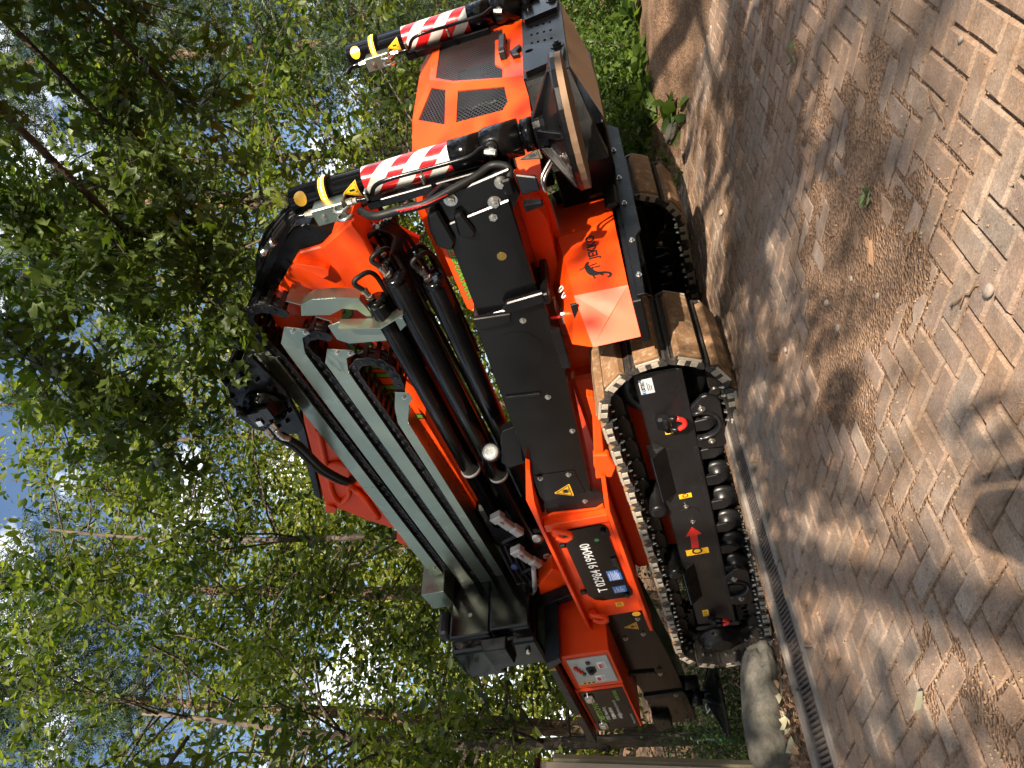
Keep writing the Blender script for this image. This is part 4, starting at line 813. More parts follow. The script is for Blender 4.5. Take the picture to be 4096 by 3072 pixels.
for q, (yy, zz) in enumerate(((2.98, 0.73), (2.93, 0.715))):
    Mx = Matrix.Translation((-2.185, yy, zz - 0.02)) @ Matrix.Rotation(R_(-35), 4, 'Y') @ front_m(0, 0, 0)
    flat_poly('prohibition_sign', arc(0, 0, 0.022, 0, 360, 18)[:-1], Mx, WINK, jb); flat_poly('prohibition_bar', [(-0.016, 0.013), (-0.013, 0.016), (0.016, -0.013), (0.013, -0.016)], Mx @ Matrix.Translation((0, 0, 0.001)), REDP, jb); flat_poly('prohibition_figure', [(-0.008, -0.012), (0.004, -0.010), (0.008, 0.006), (0.0, 0.014), (-0.006, 0.004)], Mx @ Matrix.Translation((0, 0, 0.0008)), INK, jb)
warn(0, 0, 0, 0.115, casing, front_m(-1.615, 3.24, 0.70, R_(8)))
# skirt and steps under the box
b = MB(); b.prism('x', [(2.62, 0.325), (3.05, 0.315), (3.10, 0.285), (4.15, 0.285), (4.22, 0.335), (4.22, 0.36), (2.62, 0.36)], -2.06, -2.045, 0.002); b.box(-2.30, -2.06, 2.60, 4.2, 0.345, 0.385, 0.004); b.box(-2.062, -2.03, 3.35, 3.55, 0.36, 0.43, 0.012)
sk = part(b, 'front_skirt', BLACKM); bolts('skirt_bolt', [(-2.044, y, 0.335) for y in (2.75, 3.02, 3.35, 3.6, 3.9)] + [(-1.71, 3.7, 0.5), (-1.71, 3.72, 0.42)], (1, 0, 0), 0.009, sk)
b = MB(); b.tube([(-2.30, 2.93, 0.83), (-2.31, 2.93, 0.745)], 0.008, 8, REDP).lathe((-2.30, 2.93, 0.83), (0.1, -0.6, 0.4), [(0, 0.02), (0.012, 0.02)], 8, REDP).box(-2.34, -2.27, 2.90, 2.97, 0.68, 0.745, 0.006, STEEL); part(b, 'battery_switch')

# ---------- rear outrigger beam with its leg
b = MB(); b.prism('y', [(-4.97, 1.145), (-4.93, 0.90), (-5.0, 0.83), (-6.05, 0.75), (-6.42, 0.74), (-7.0, 0.72), (-7.0, 1.08), (-6.37, 1.075), (-5.95, 1.12)], 2.86, 3.12, 0.006); rb = part(b, 'rear_outrigger_beam', BLACK)
b = MB(); b.prism('y', [(-5.93, 1.125), (-5.95, 0.92), (-5.985, 0.92), (-5.97, 1.13)], 2.84, 2.868, 0.003); b.prism('y', [(-6.36, 1.085), (-6.36, 0.75), (-6.43, 0.745), (-6.43, 1.08)], 2.84, 2.868, 0.004); b.prism('y', [(-6.72, 1.08), (-6.78, 0.93), (-6.95, 0.93), (-7.02, 1.09)], 2.80, 2.9, 0.012); b.build('beam_collar', BLACKM, rb)
MB().prism('y', arc(-6.15, 0.96, 0.14, 0, 360, 30)[:-1], 2.8585, 2.8595, 0).build('blanking_disc', BLACK, rb); MB().prism('y', [(-4.96, 1.14), (-4.99, 0.87), (-5.10, 0.85), (-5.10, 1.13)], 2.852, 2.861, 0.002).build('inspection_plate', BLACK, rb)
bolts('plate_bolt', [(-5.08, 2.851, 1.12), (-5.12, 2.858, 0.90), (-5.38, 2.858, 1.04), (-5.35, 2.858, 0.90), (-5.98, 2.838, 0.88), (-6.40, 2.838, 0.82), (-6.95, 2.858, 0.80)], (0, -1, 0), 0.013, rb)
warn(0, 0, 0, 0.11, rb, side_m(-5.22, 2.8585, 0.97)); MB().lathe((-5.04, 2.852, 0.895), (0, -1, 0), [(0, 0.03), (0.002, 0.03)], 18).build('round_sticker', YEL, rb)
b = MB(); b.lathe((-6.72, 2.95, 0.58), (0, 0, 1), [(0, 0.035), (0.05, 0.035), (0.052, 0.085), (0.14, 0.085), (0.142, 0.07), (0.20, 0.07)], 24); b.lathe((-6.40, 2.93, 0.62), (0, 0, 1), [(0, 0.05), (0.1, 0.06), (0.12, 0.06)], 12); part(b, 'rear_jack', BLACKM)
# ---------- control cabinets at the rear
b = MB(); b.prism('z', [(-5.05, 2.98), (-5.07, 2.625), (-5.60, 2.625), (-5.60, 3.5), (-5.05, 3.5)], 1.125, 1.495, 0.004); c1 = part(b, 'control_cabinet', ORANGE)
MB().box(-5.525, -5.12, 2.612, 2.626, 1.150, 1.448, 0.005).build('panel_door', GREYP, c1)
for i, (x, z) in enumerate(((-5.235, 1.405), (-5.27, 1.392), (-5.305, 1.378), (-5.34, 1.365))): MB().lathe((x, 2.612, z), (0, -1, 0), [(0, 0.015), (0.012, 0.015), (0.02, 0.010)], 14).build('push_button', REDP if i < 3 else GREENB, c1); MB().box(x - 0.006, x + 0.006, 2.611, 2.6125, z + 0.018, z + 0.028, 0).build('button_tag', YEL, c1)
b = MB(); b.box(-5.33, -5.25, 2.596, 2.612, 1.27, 1.335, 0.006); b.box(-5.315, -5.28, 2.575, 2.60, 1.285, 1.32, 0.005); b.build('rotary_switch', PLASTIC, c1); MB().box(-5.205, -5.165, 2.602, 2.612, 1.288, 1.318, 0.003).build('socket', PLASTIC, c1); MB().box(-5.352, -5.332, 2.610, 2.6125, 1.265, 1.29, 0).build('switch_tag', YEL, c1)
for (x0, x1, z0, z1, cc) in ((-5.30, -5.20, 1.185, 1.245, REDP), (-5.49, -5.40, 1.23, 1.30, REDP)):
    MB().box(x0, x1, 2.6105, 2.612, z0, z1, 0.0003).build('safety_notice', WINK, c1); MB().box(x0 + 0.008, x1 - 0.03, 2.6095, 2.612, (z0 + z1) / 2 - 0.002, z1 - 0.008, 0).build('notice_field', cc, c1)
    for i in range(3): MB().box(x0 + 0.008, x1 - 0.01, 2.6095, 2.612, z0 + 0.006 + i * 0.008, z0 + 0.009 + i * 0.008, 0).build('notice_print', INK, c1)
MB().box(-5.515, -5.475, 2.6105, 2.612, 1.31, 1.42, 0.0003).build('voltage_sticker', YEL, c1)
for i in range(3): MB().box(-5.507, -5.483, 2.6095, 2.612, 1.32 + i * 0.033, 1.34 + i * 0.033, 0).build('notice_print', INK, c1)
b = MB(); b.box(-6.40, -5.615, 2.622, 3.45, 1.13, 1.505, 0.004); c2 = part(b, 'rear_cabinet', ORANGE)
MB().box(-6.385, -5.655, 2.616, 2.623, 1.145, 1.485, 0.001).build('printed_panel', BLACK, c2)
y_ = 2.6152
text('panel_lettering', 'permove', 0.10, side_m(-6.22, y_, 1.385, 0), GINK, c2, 0.0003, 0.3, 0.0008, sx=1.0)
text('panel_lettering', '39051 Hanselberg', 0.042, side_m(-6.19, y_, 1.345), GREYP, c2, 0.0002, sx=0.8); text('panel_lettering', 'T 02984 689040', 0.042, side_m(-6.19, y_, 1.295), GREYP, c2, 0.0002, sx=0.8); text('panel_lettering', 'info@permove-jansen.de', 0.042, side_m(-6.19, y_, 1.245), GREYP, c2, 0.0002, sx=0.8)
text('panel_lettering', '#EVERTLBNER', 0.035, side_m(-5.86, y_, 1.205), GINK, c2, 0.0002, 0, 0.001, sx=0.8); text('panel_lettering', 'www.permove.com', 0.03, side_m(-6.32, y_, 1.165), GREYP, c2, 0.0002, sx=0.8)
for x in (-5.76, -6.27): MB().prism('y', [(x - 0.065, 1.425), (x - 0.045, 1.46), (x + 0.045, 1.46), (x + 0.065, 1.425), (x + 0.05, 1.385), (x - 0.05, 1.385)], 2.60, 2.617, 0.005).box(x - 0.045, x + 0.02, 2.592, 2.60, 1.40, 1.445, 0.006).build('paddle_lock', STEEL, c2)
MB().box(-6.43, -6.40, 2.66, 2.70, 1.29, 1.32, 0.006).build('side_marker_lamp', AMBER, c2)
b = MB(); b.prism('y', [(-4.90, 1.44), (-4.95, 1.555), (-6.42, 1.575), (-6.42, 1.515), (-5.02, 1.503), (-4.96, 1.44)], 2.53, 3.55, 0.004); rf = part(b, 'cabinet_roof', BLACKM)
warn(0, 0, 0, 0.045, rf, side_m(-5.05, 2.529, 1.53)); warn(0, 0, 0, 0.045, rf, side_m(-5.85, 2.529, 1.542))
b = MB(); b.prism('y', [(-5.0, 1.62), (-4.93, 1.62), (-4.80, 1.28), (-4.87, 1.25)], 2.95, 3.05, 0.004); part(b, 'roof_stay', BLACKM)
b = MB(); b.prism('y', [(-4.80, 1.55), (-4.62, 1.40), (-4.80, 1.25), (-5.05, 1.25), (-5.06, 1.60)], 3.06, 3.5, 0.006); part(b, 'gusset', ORANGE)

# ---------- hydraulic tank hanging beside the column
b = MB(); b.box(-5.36, -4.95, 2.70, 3.35, 1.96, 2.27, 0.03, seg=2); b.box(-4.97, -4.84, 2.76, 3.35, 1.93, 2.25, 0.02, seg=2); tk = part(b, 'oil_tank', BLACK)
b = MB(); b.box(-5.26, -4.90, 2.69, 3.35, 1.60, 1.955, 0.03, seg=2); b.box(-4.92, -4.79, 2.75, 3.35, 1.62, 1.925, 0.02, seg=2); b.build('lower_tank', BLACK, tk)
MB().hexa([(-4.80, 2.70, 1.80), (-5.08, 2.70, 1.80), (-5.18, 2.70, 1.98), (-4.80, 2.70, 1.99), (-4.83, 2.62, 1.81), (-5.06, 2.62, 1.81), (-5.15, 2.62, 1.97), (-4.83, 2.62, 1.98)], 0.006).build('junction_box', BLACKM, tk)
MB().lathe((-4.86, 2.93, 2.09), (1, 0, 0), [(0, 0.042), (0.006, 0.042), (0.008, 0.02), (0.02, 0.018)], 20).lathe((-5.02, 2.69, 1.70), (0, -1, 0), [(0, 0.02), (0.01, 0.02), (0.03, 0.014)], 12).build('drain_plug', STEEL, tk)
MB().box(-4.95, -4.83, 2.80, 3.0, 2.25, 2.34, 0.03, seg=2).build('filler_cap', PLASTIC, tk)

# ---------- column, boom
b = MB(); b.box(-4.95, -4.05, 3.26, 3.95, 1.24, 1.80, 0.03); b.lathe((-4.5, 3.6, 0.9), (0, 0, 1), [(0, 0.30), (0.38, 0.30), (0.40, 0.24), (0.8, 0.24)], 28); b.prism('y', [(-4.15, 1.80), (-4.6, 1.80), (-4.7, 2.25), (-4.5, 2.35)], 3.35, 3.85, 0.01); b.prism('y', arc(-4.36, 1.44, 0.10, 0, 360, 20)[:-1], 3.16, 3.3, 0.006); b.prism('y', [(-4.25, 1.40), (-4.40, 1.52), (-4.62, 1.50), (-4.80, 1.45), (-4.75, 1.36), (-4.5, 1.33), (-4.35, 1.33)], 3.18, 3.26, 0.006)
col_ = part(b, 'crane_column', BLACKM)
MB().lathe((-4.36, 3.16, 1.44), (0, -1, 0), [(0, 0.05), (0.015, 0.05), (0.018, 0.03)], 20).lathe((-4.63, 3.18, 1.43), (0, -1, 0), [(0, 0.035), (0.008, 0.035)], 18).build('pivot_pin', STEEL, col_)
b = MB(); b.prism('y', [(-2.01, 2.22), (-1.84, 2.01), (-1.84, 1.885), (-1.76, 1.735), (-1.73, 1.67), (-1.86, 1.65), (-2.25, 1.655), (-4.2, 1.735), (-4.25, 2.28), (-2.3, 2.38), (-2.1, 2.34)], 3.36, 3.80, 0.008)
b.prism('y', [(-1.74, 1.66), (-1.86, 1.64), (-2.28, 1.645), (-4.1, 1.735), (-4.1, 1.80), (-2.16, 1.86), (-1.84, 1.885)], 3.345, 3.40, 0.012)
boom = part(b, 'main_boom', ORANGE)
MB().prism('y', [(-1.87, 2.03), (-1.94, 1.90), (-1.96, 1.885), (-1.99, 1.90), (-2.0, 1.94), (-1.975, 1.965), (-1.89, 2.05)], 3.31, 3.362, 0.004).build('lifting_lug', ORANGE, boom)
text('boom_lettering', 'permove', 0.27, side_m(-3.18, 3.3585, 1.90, R_(1)), GINK, boom, 0.0005, 0.3, 0.003, sx=1.0); text('boom_lettering', 'permove', 0.27, side_m(-3.18, 3.3590, 1.90, R_(1)), INK, boom, 0.0002, 0.3, 0.012, sx=1.0)
b = MB(); b.prism('y', [(-1.985, 2.335), (-1.84, 2.18), (-1.71, 1.975), (-1.71, 1.89), (-1.80, 1.80), (-1.87, 1.92), (-2.06, 2.24)], 3.385, 3.74, 0.006); b.prism('y', [(-1.96, 2.35), (-1.655, 1.975), (-1.675, 1.955), (-2.0, 2.32)], 3.36, 3.42, 0.002); part(b, 'boom_tip_guard', BLACKM)
b = MB()
for i in range(4):
    q = 0.010 * i; b.tube(spline([(-2.02 - q, 3.40 + q, 2.37), (-1.89, 3.37 + 2 * q, 2.27 + q), (-1.775 + q, 3.35 + 2 * q, 2.15 + q), (-1.69 + q, 3.35 + 2 * q, 2.03 + q), (-1.64 + q, 3.37 + 2 * q, 1.93), (-1.70, 3.45 + q, 1.85)], 6), 0.009 if i else 0.013, 8)
part(b, 'boom_hose', RUBBER); MB().lathe((-1.725, 3.335, 2.08), (-0.5, 0.1, 0.9), [(0, 0.022), (0.04, 0.022), (0.042, 0.017), (0.10, 0.017), (0.102, 0.021), (0.13, 0.021)], 10).build('hose_coupling', STEEL, boom)
b = MB(); b.prism('y', [(-1.94, 1.92), (-2.08, 1.63), (-2.20, 1.52), (-2.25, 1.55), (-2.28, 1.66), (-2.28, 1.92)], 3.80, 3.84, 0.004); part(b, 'boom_cheek', ORANGE)
# extension cylinders under the boom
cyls = []
for (x0, x1, z0, z1, y, r) in ((-2.125, -4.15, 1.68, 1.645, 3.20, 0.058), (-2.02, -4.45, 1.535, 1.485, 3.20, 0.062), (-2.10, -4.2, 1.35, 1.36, 3.20, 0.058), (-2.03, -4.3, 1.60, 1.56, 3.42, 0.056), (-1.93, -4.3, 1.63, 1.62, 3.56, 0.056), (-2.2, -4.2, 1.45, 1.42, 3.45, 0.05)):
    b = MB(); b.lathe((x0, y, z0), (x1 - x0, 0, z1 - z0), [(0, r * 0.3), (0.0, r * 0.98), (0.03, r * 0.98), (0.034, r * 0.92), (0.04, r), (abs(x1 - x0), r)], 26); cyls.append(part(b, 'extension_cylinder', BLACK)); d = Vector((x1 - x0, 0, z1 - z0)).normalized()
    b = MB(); b.lathe((x0 + 0.005, y, z0 + r * 0.35), (1, 0, 0.25), [(0, 0.022), (0.02, 0.022), (0.022, 0.016), (0.05, 0.016), (0.052, 0.02), (0.07, 0.02)], 6, None, False); b.build('port_fitting', STEEL, cyls[-1])
    b = MB(); b.tube(spline([(x0 + 0.07, y, z0 + r * 0.35 + 0.018), (x0 + 0.12, y, z0 + r * 0.35 + 0.045), (x0 + 0.14, y + 0.02, z0 + 0.03), (x0 + 0.11, y + 0.07, z0 - 0.02), (x0 - 0.05, y + 0.10, z0 - 0.03), (x0 - 0.6, y + 0.10, z0 - 0.03)], 6), 0.0135, 8); b.build('cylinder_hose', RUBBER, cyls[-1])
for i, x in ((0, -3.58), (1, -3.68)): c = cyls[i]; z = 1.655 if i == 0 else 1.50; MB().lathe((x, 3.20, z), (1, 0, 0), [(0, 0.0645), (0.02, 0.0645)], 24).build('cylinder_band', ALU, c)
b = MB()
for i in range(5): q = i * 0.018; b.tube(spline([(-1.62, 3.0 + q, 1.42 - q), (-1.75, 3.12 + q, 1.40), (-1.88, 3.22 + q, 1.48 - q), (-2.05, 3.36, 1.56 - 2 * q), (-2.6, 3.42, 1.55 - 2 * q), (-3.8, 3.44, 1.52 - 2 * q)], 6), 0.012, 7)
part(b, 'hydraulic_hoses', RUBBER)
MB().lathe((-3.0, 3.17, 1.37), (-1, 0, 0.02), [(0, 0.013), (0.04, 0.02), (0.08, 0.02), (0.085, 0.016), (0.2, 0.016), (0.205, 0.02), (0.25, 0.014)], 10).build('inline_filter', ALU, cyls[2])
# work lamp and its bracket
b = MB(); b.prism('y', [(-3.05, 1.15), (-3.08, 1.29), (-3.12, 1.31), (-3.34, 1.375), (-3.40, 1.345), (-3.38, 1.20)], 3.0, 3.06, 0.003); b.hexa([(-3.08, 3.0, 1.18), (-3.36, 3.0, 1.22), (-3.36, 3.12, 1.22), (-3.08, 3.12, 1.18), (-3.10, 2.99, 1.20), (-3.36, 2.99, 1.25), (-3.36, 3.12, 1.25), (-3.10, 3.12, 1.20)], 0.002)
part(b, 'lamp_bracket', BLACKM)
lp = part(MB().lathe((-3.30, 3.04, 1.41), (0.75, -0.45, -0.05), [(0, 0.02), (0.01, 0.045), (0.05, 0.052), (0.08, 0.058), (0.095, 0.058), (0.096, 0.048)], 24), 'work_lamp', PLASTIC); q = Vector((0.75, -0.45, -0.05)).normalized(); lc = Vector((-3.30, 3.04, 1.41)) + q * 0.0955
MB().lathe(lc, q, [(0, 0.048), (0.004, 0.046), (0.006, 0.03)], 24).build('lamp_lens', LENS, lp)
b = MB(); u = q.cross(Vector((0, 0, 1))).normalized(); w = u.cross(q)
for i in (-1, 1):
    for j in (-1, 0, 1): b.lathe(lc + u * 0.017 * i + w * 0.024 * j + q * 0.005, q, [(0, 0.009), (0.003, 0.005)], 8)
b.build('lamp_led', WHITE, lp)
# electric connectors
for (x, z, a) in ((-3.99, 1.60, -0.4), (-4.40, 1.585, -0.4)):
    M = Matrix.Translation((x, 3.10, z)) @ Matrix.Rotation(a, 4, 'Y'); b = MB(); b.box(-0.02, 0.045, -0.03, 0.03, -0.045, 0.045, 0.008, None, M); b.box(-0.13, -0.02, -0.025, 0.025, -0.03, 0.035, 0.008, None, M); b.box(-0.23, -0.13, -0.03, 0.03, -0.04, 0.03, 0.012, None, M); b.box(-0.05, 0.0, -0.036, 0.036, -0.01, 0.01, 0.003, None, M)
    cn = part(b, 'cable_connector', ALU); MB().tube(spline([tuple(M @ Vector((-0.22, 0, -0.01))), (x - 0.30, 3.12, z + 0.06), (x - 0.42, 3.2, z + 0.02), (x - 0.5, 3.3, z)], 6), 0.016, 8).build('connector_cable', RUBBER, cn)
MB().lathe((-4.50, 3.06, 1.64), (0.2, -1, 0.2), [(0, 0.028), (0.02, 0.028), (0.024, 0.018)], 14).build('connector_cap', BLUEP, cn)
b = MB()
for i in range(4): q = i * 0.045; b.tube(spline([(-4.45 - q * .3, 3.22, 1.75 - q), (-4.62 - q * .2, 3.14, 1.72 - q * .8), (-4.78, 3.1, 1.70 - q), (-4.90, 3.08, 1.69 - q)], 5), 0.014, 7, RUBBER); b.lathe((-4.78, 3.1, 1.70 - q), (-1, -0.1, -0.1), [(0, 0.017), (0.04, 0.017), (0.045, 0.022), (0.07, 0.022)], 6, STEEL, False)
part(b, 'hose_cluster')
b = MB(); b.tube([(-4.56, 3.05, 1.52), (-4.82, 3.05, 1.585)], 0.018, 10); b.tube([(-4.82, 3.05, 1.585), (-4.86, 3.05, 1.60), (-4.93, 3.05, 1.655)], 0.011, 8); part(b, 'control_lever', ALU)

# cable trays, chains
def tray(pts_start, e0, e1, name='cable_tray'):
    pass
def profile_tray(poly, y, lip_top, lip_bot, depth=0.13):
    b = MB(); b.prism('y', poly, y, y + 0.004, 0.001)
    (xa, za), (xb, zb) = lip_bot; b.hexa([(xa, y, za), (xb, y, zb), (xb, y + depth, zb), (xa, y + depth, za), (xa, y, za + 0.004), (xb, y, zb + 0.004), (xb, y + depth, zb + 0.004), (xa, y + depth, za + 0.004)])
    b.hexa([(xa, y - 0.014, za - 0.003), (xb, y - 0.014, zb - 0.003), (xb, y + 0.004, zb - 0.003), (xa, y + 0.004, za - 0.003), (xa, y - 0.014, za + 0.001), (xb, y - 0.014, zb + 0.001), (xb, y + 0.004, zb + 0.001), (xa, y + 0.004, za + 0.001)])
    return part(b, 'cable_tray', ZINC)
YT = 3.19
t1 = profile_tray([(-2.28, 2.46), (-2.335, 2.368), (-4.63, 2.245), (-4.66, 2.335)], YT, None, ((-2.335, 2.366), (-4.63, 2.243)))
t2 = profile_tray([(-2.15, 2.222), (-2.20, 2.115), (-2.235, 2.11), (-2.25, 2.165), (-2.345, 2.20), (-5.08, 2.052), (-5.115, 2.06), (-5.15, 2.10), (-5.145, 2.152), (-2.325, 2.295), (-2.25, 2.295)], YT, None, ((-2.345, 2.198), (-4.82, 2.062)))
t3 = profile_tray([(-2.36, 2.072), (-2.41, 1.945), (-2.44, 1.94), (-2.455, 2.0), (-2.545, 2.032), (-5.39, 1.89), (-5.43, 1.9), (-5.475, 1.945), (-5.465, 1.985), (-2.525, 2.125), (-2.45, 2.13)], YT, None, ((-2.545, 2.03), (-5.13, 1.9)))
t4 = profile_tray([(-2.775, 1.845), (-2.80, 1.775), (-2.86, 1.768), (-2.885, 1.80), (-3.03, 1.868), (-5.17, 1.808), (-5.61, 1.79), (-5.645, 1.852), (-5.18, 1.862), (-3.025, 1.932), (-2.90, 1.90)], YT, None, ((-3.03, 1.866), (-5.6, 1.788)))
for t, ps in ((t2, [(-2.19, 2.19), (-2.215, 2.13), (-5.02, 2.075), (-5.10, 2.09)]), (t3, [(-2.40, 2.03), (-2.425, 1.965), (-5.32, 1.915), (-5.41, 1.93)]), (t4, [(-2.83, 1.81)]), (t1, [(-4.55, 2.28)])): bolts('tray_bolt', [(p[0], YT - 0.001, p[1]) for p in ps], (0, -1, 0), 0.009, t)
MB().hexa([(-4.66, 3.05, 2.24), (-4.87, 3.05, 2.225), (-4.87, 3.05, 2.40), (-4.66, 3.05, 2.42), (-4.66, 3.30, 2.24), (-4.87, 3.30, 2.225), (-4.87, 3.30, 2.40), (-4.66, 3.30, 2.42)], 0.004).build('end_bracket', ZINC, t1)
# bent carrier arms
def strap(path, y0, y1, th=0.006):
    b = MB(); n = len(path)
    for i in range(n - 1):
        (xa, za), (xb, zb) = path[i], path[i + 1]; d = Vector((xb - xa, 0, zb - za)).normalized(); nn = Vector((-d.z, 0, d.x)) * th
        A = Vector((xa, 0, za)); Bq = Vector((xb, 0, zb)); b.hexa([A + Vector((0, y0, 0)), Bq + Vector((0, y0, 0)), Bq + Vector((0, y1, 0)), A + Vector((0, y1, 0)), A + nn + Vector((0, y0, 0)), Bq + nn + Vector((0, y0, 0)), Bq + nn + Vector((0, y1, 0)), A + nn + Vector((0, y1, 0))])
    return b
b = strap([(-2.00, 2.13), (-2.06, 2.05)], 3.19, 3.34); b.prism('y', [(-2.05, 2.07), (-2.03, 1.99), (-2.055, 1.87), (-2.10, 1.76), (-2.19, 1.74), (-2.27, 1.745), (-2.16, 1.80), (-2.13, 1.87), (-2.15, 1.95), (-2.11, 2.10)], 3.19, 3.20, 0.001); b.hexa([(-2.05, 3.19, 2.07), (-2.03, 3.19, 1.99), (-2.03, 3.27, 1.99), (-2.05, 3.27, 2.07), (-2.044, 3.19, 2.07), (-2.022, 3.19, 1.99), (-2.022, 3.27, 1.99), (-2.044, 3.27, 2.07)]); b.hexa([(-2.03, 3.19, 1.99), (-2.055, 3.19, 1.87), (-2.055, 3.27, 1.87), (-2.03, 3.27, 1.99), (-2.022, 3.19, 1.99), (-2.047, 3.19, 1.87), (-2.047, 3.27, 1.87), (-2.022, 3.27, 1.99)]); b.hexa([(-2.055, 3.19, 1.87), (-2.10, 3.19, 1.76), (-2.10, 3.27, 1.76), (-2.055, 3.27, 1.87), (-2.047, 3.19, 1.87), (-2.092, 3.19, 1.755), (-2.092, 3.27, 1.755), (-2.047, 3.27, 1.87)]); part(b, 'carrier_arm', ZINC)
b = MB(); b.prism('y', [(-2.20, 1.985), (-2.19, 1.90), (-2.25, 1.69), (-2.20, 1.545), (-2.285, 1.535), (-2.39, 1.70), (-2.345, 1.93), (-2.30, 1.98)], 3.17, 3.18, 0.001)
for (xa, za), (xb, zb) in (((-2.19, 1.905), (-2.25, 1.69)), ((-2.25, 1.69), (-2.20, 1.545))): b.hexa([(xa, 3.10, za), (xb, 3.10, zb), (xb, 3.18, zb), (xa, 3.18, za), (xa + 0.008, 3.10, za), (xb + 0.008, 3.10, zb), (xb + 0.008, 3.18, zb), (xa + 0.008, 3.18, za)])
ca = part(b, 'carrier_arm', ZINC); bolts('arm_bolt', [(-2.25, 3.168, 1.585), (-2.265, 3.168, 1.56)], (0, -1, 0), 0.010, ca)
b = strap([(-2.14, 2.03), (-2.22, 1.93)], 3.19, 3.34); part(b, 'carrier_arm', ZINC)
LKW = 0.030
def link_mesh():
    b = MB(); n = 8; L = 0.038
    out = arc(L, 0, LKW, -90, 90, 7) + arc(-L * 0.7, 0, LKW * 0.86, 90, 270, 7)
    for y in (0, 0.20): b.prism('y', out, y, y + 0.010, 0.0015)
    b.lathe((L * 0.6, -0.004, 0), (0, 1, 0), [(0, 0.012), (0.004, 0.014)], 10)
    b.box(-0.012, 0.016, 0.008, 0.202, LKW * 0.72, LKW * 0.95, 0.001); b.box(-0.012, 0.016, 0.008, 0.202, -LKW * 0.95, -LKW * 0.72, 0.001); return b.mesh('chain_link', PLASTIC)
LKM = link_mesh()
def chain(path, nm='cable_chain'):
    P = [Vector(p) for p in path]; core = MB().tube([(p.x, YT + 0.06, p.z) for p in P], 0.02, 6).tube([(p.x, YT + 0.10, p.z) for p in P], 0.018, 6); c = part(core, nm, RUBBER)
    step = 0.062; d = 0.0; i = 0; cur = P[0]; out = [cur]; rem = step
    while i < len(P) - 1:
        seg = (P[i + 1] - cur); l = seg.length
        if l < rem: rem -= l; i += 1; cur = P[i]
        else: cur = cur + seg.normalized() * rem; out.append(cur); rem = step
    for a, q in zip(out[:-1], out[1:]):
        t = (q - a).normalized(); m_ = (a + q) / 2; o = link('chain_link', LKM, c); o.matrix_local = Matrix(((t.x, 0, -t.z, m_.x), (0, 1, 0, YT + 0.012), (t.z, 0, t.x, m_.z), (0, 0, 0, 1)))
v3 = lambda L: [Vector((x, 0, z)) for x, z in L]
chain(spline(v3([(-2.085, 2.185), (-2.035, 2.24), (-2.005, 2.32), (-2.045, 2.385), (-2.11, 2.39), (-2.20, 2.385), (-2.32, 2.365), (-2.5, 2.345), (-3.5, 2.285), (-4.6, 2.225)]), 8))
chain(spline(v3([(-2.30, 2.035), (-2.255, 2.11), (-2.29, 2.19), (-2.36, 2.195), (-2.5, 2.17), (-3.5, 2.11), (-5.0, 2.025)]), 8))
chain(spline(v3([(-2.80, 1.82), (-2.72, 1.805), (-2.64, 1.805), (-2.575, 1.825), (-2.535, 1.87), (-2.515, 1.94), (-2.545, 2.0), (-2.62, 2.012), (-3.2, 1.975), (-4.2, 1.92), (-5.35, 1.86)]), 8))

# upper boom casting and winch
b = MB(); b.prism('y', [(-2.5, 2.40), (-3.05, 2.62), (-3.80, 2.855), (-3.90, 2.89), (-3.95, 2.86), (-3.945, 2.80), (-4.12, 2.67), (-4.3, 2.50), (-4.5, 2.30), (-4.2, 2.28), (-2.5, 2.34)], 3.40, 3.82, 0.015); ub = part(b, 'upper_boom', ORANGE)
b = MB(); b.tube(spline([(-3.12, 3.395, 2.55), (-3.45, 3.39, 2.66), (-3.74, 3.39, 2.755), (-3.85, 3.39, 2.74), (-3.80, 3.39, 2.66), (-3.70, 3.385, 2.60), (-3.85, 3.385, 2.56), (-4.1, 3.39, 2.56)], 6), 0.022, 8); b.lathe((-3.55, 3.40, 2.60), (0, -1, 0), [(0, 0.12), (0.03, 0.11), (0.035, 0.09)], 24); b.lathe((-3.9, 3.40, 2.845), (0, -1, 0), [(0, 0.04), (0.02, 0.04)], 18); b.lathe((-4.32, 3.40, 2.42), (0, -1, 0), [(0, 0.08), (0.08, 0.075)], 22); b.build('cast_ribs', ORANGE, ub)
MB().prism('y', [(-2.95, 2.60), (-3.08, 2.70), (-3.78, 2.915), (-3.83, 2.885), (-3.10, 2.645)], 3.42, 3.80, 0.006).build('rubber_strip', BLACK, ub)
b = MB(); b.prism('y', [(-2.22, 2.43), (-2.27, 2.52), (-2.33, 2.60), (-2.37, 2.675), (-2.44, 2.70), (-2.50, 2.735), (-2.62, 2.745), (-2.74, 2.70), (-2.82, 2.60), (-2.84, 2.49), (-2.80, 2.42), (-2.5, 2.38)], 3.09, 3.12, 0.004); b.prism('y', [(-2.3, 2.5), (-2.37, 2.66), (-2.6, 2.71), (-2.78, 2.58), (-2.7, 2.4), (-2.4, 2.4)], 3.52, 3.55, 0.004); b.box(-2.40, -2.33, 3.1, 3.5, 2.66, 2.70, 0.01)
wn = part(b, 'winch', BLACKM)
b = MB(); pr = []
for i in range(17): pr += [(0.02 + i * 0.0225, 0.135), (0.031 + i * 0.0225, 0.148)]
b.lathe((-2.52, 3.12, 2.58), (0, 1, 0), pr, 24); b.build('rope_drum', ROPE, wn)
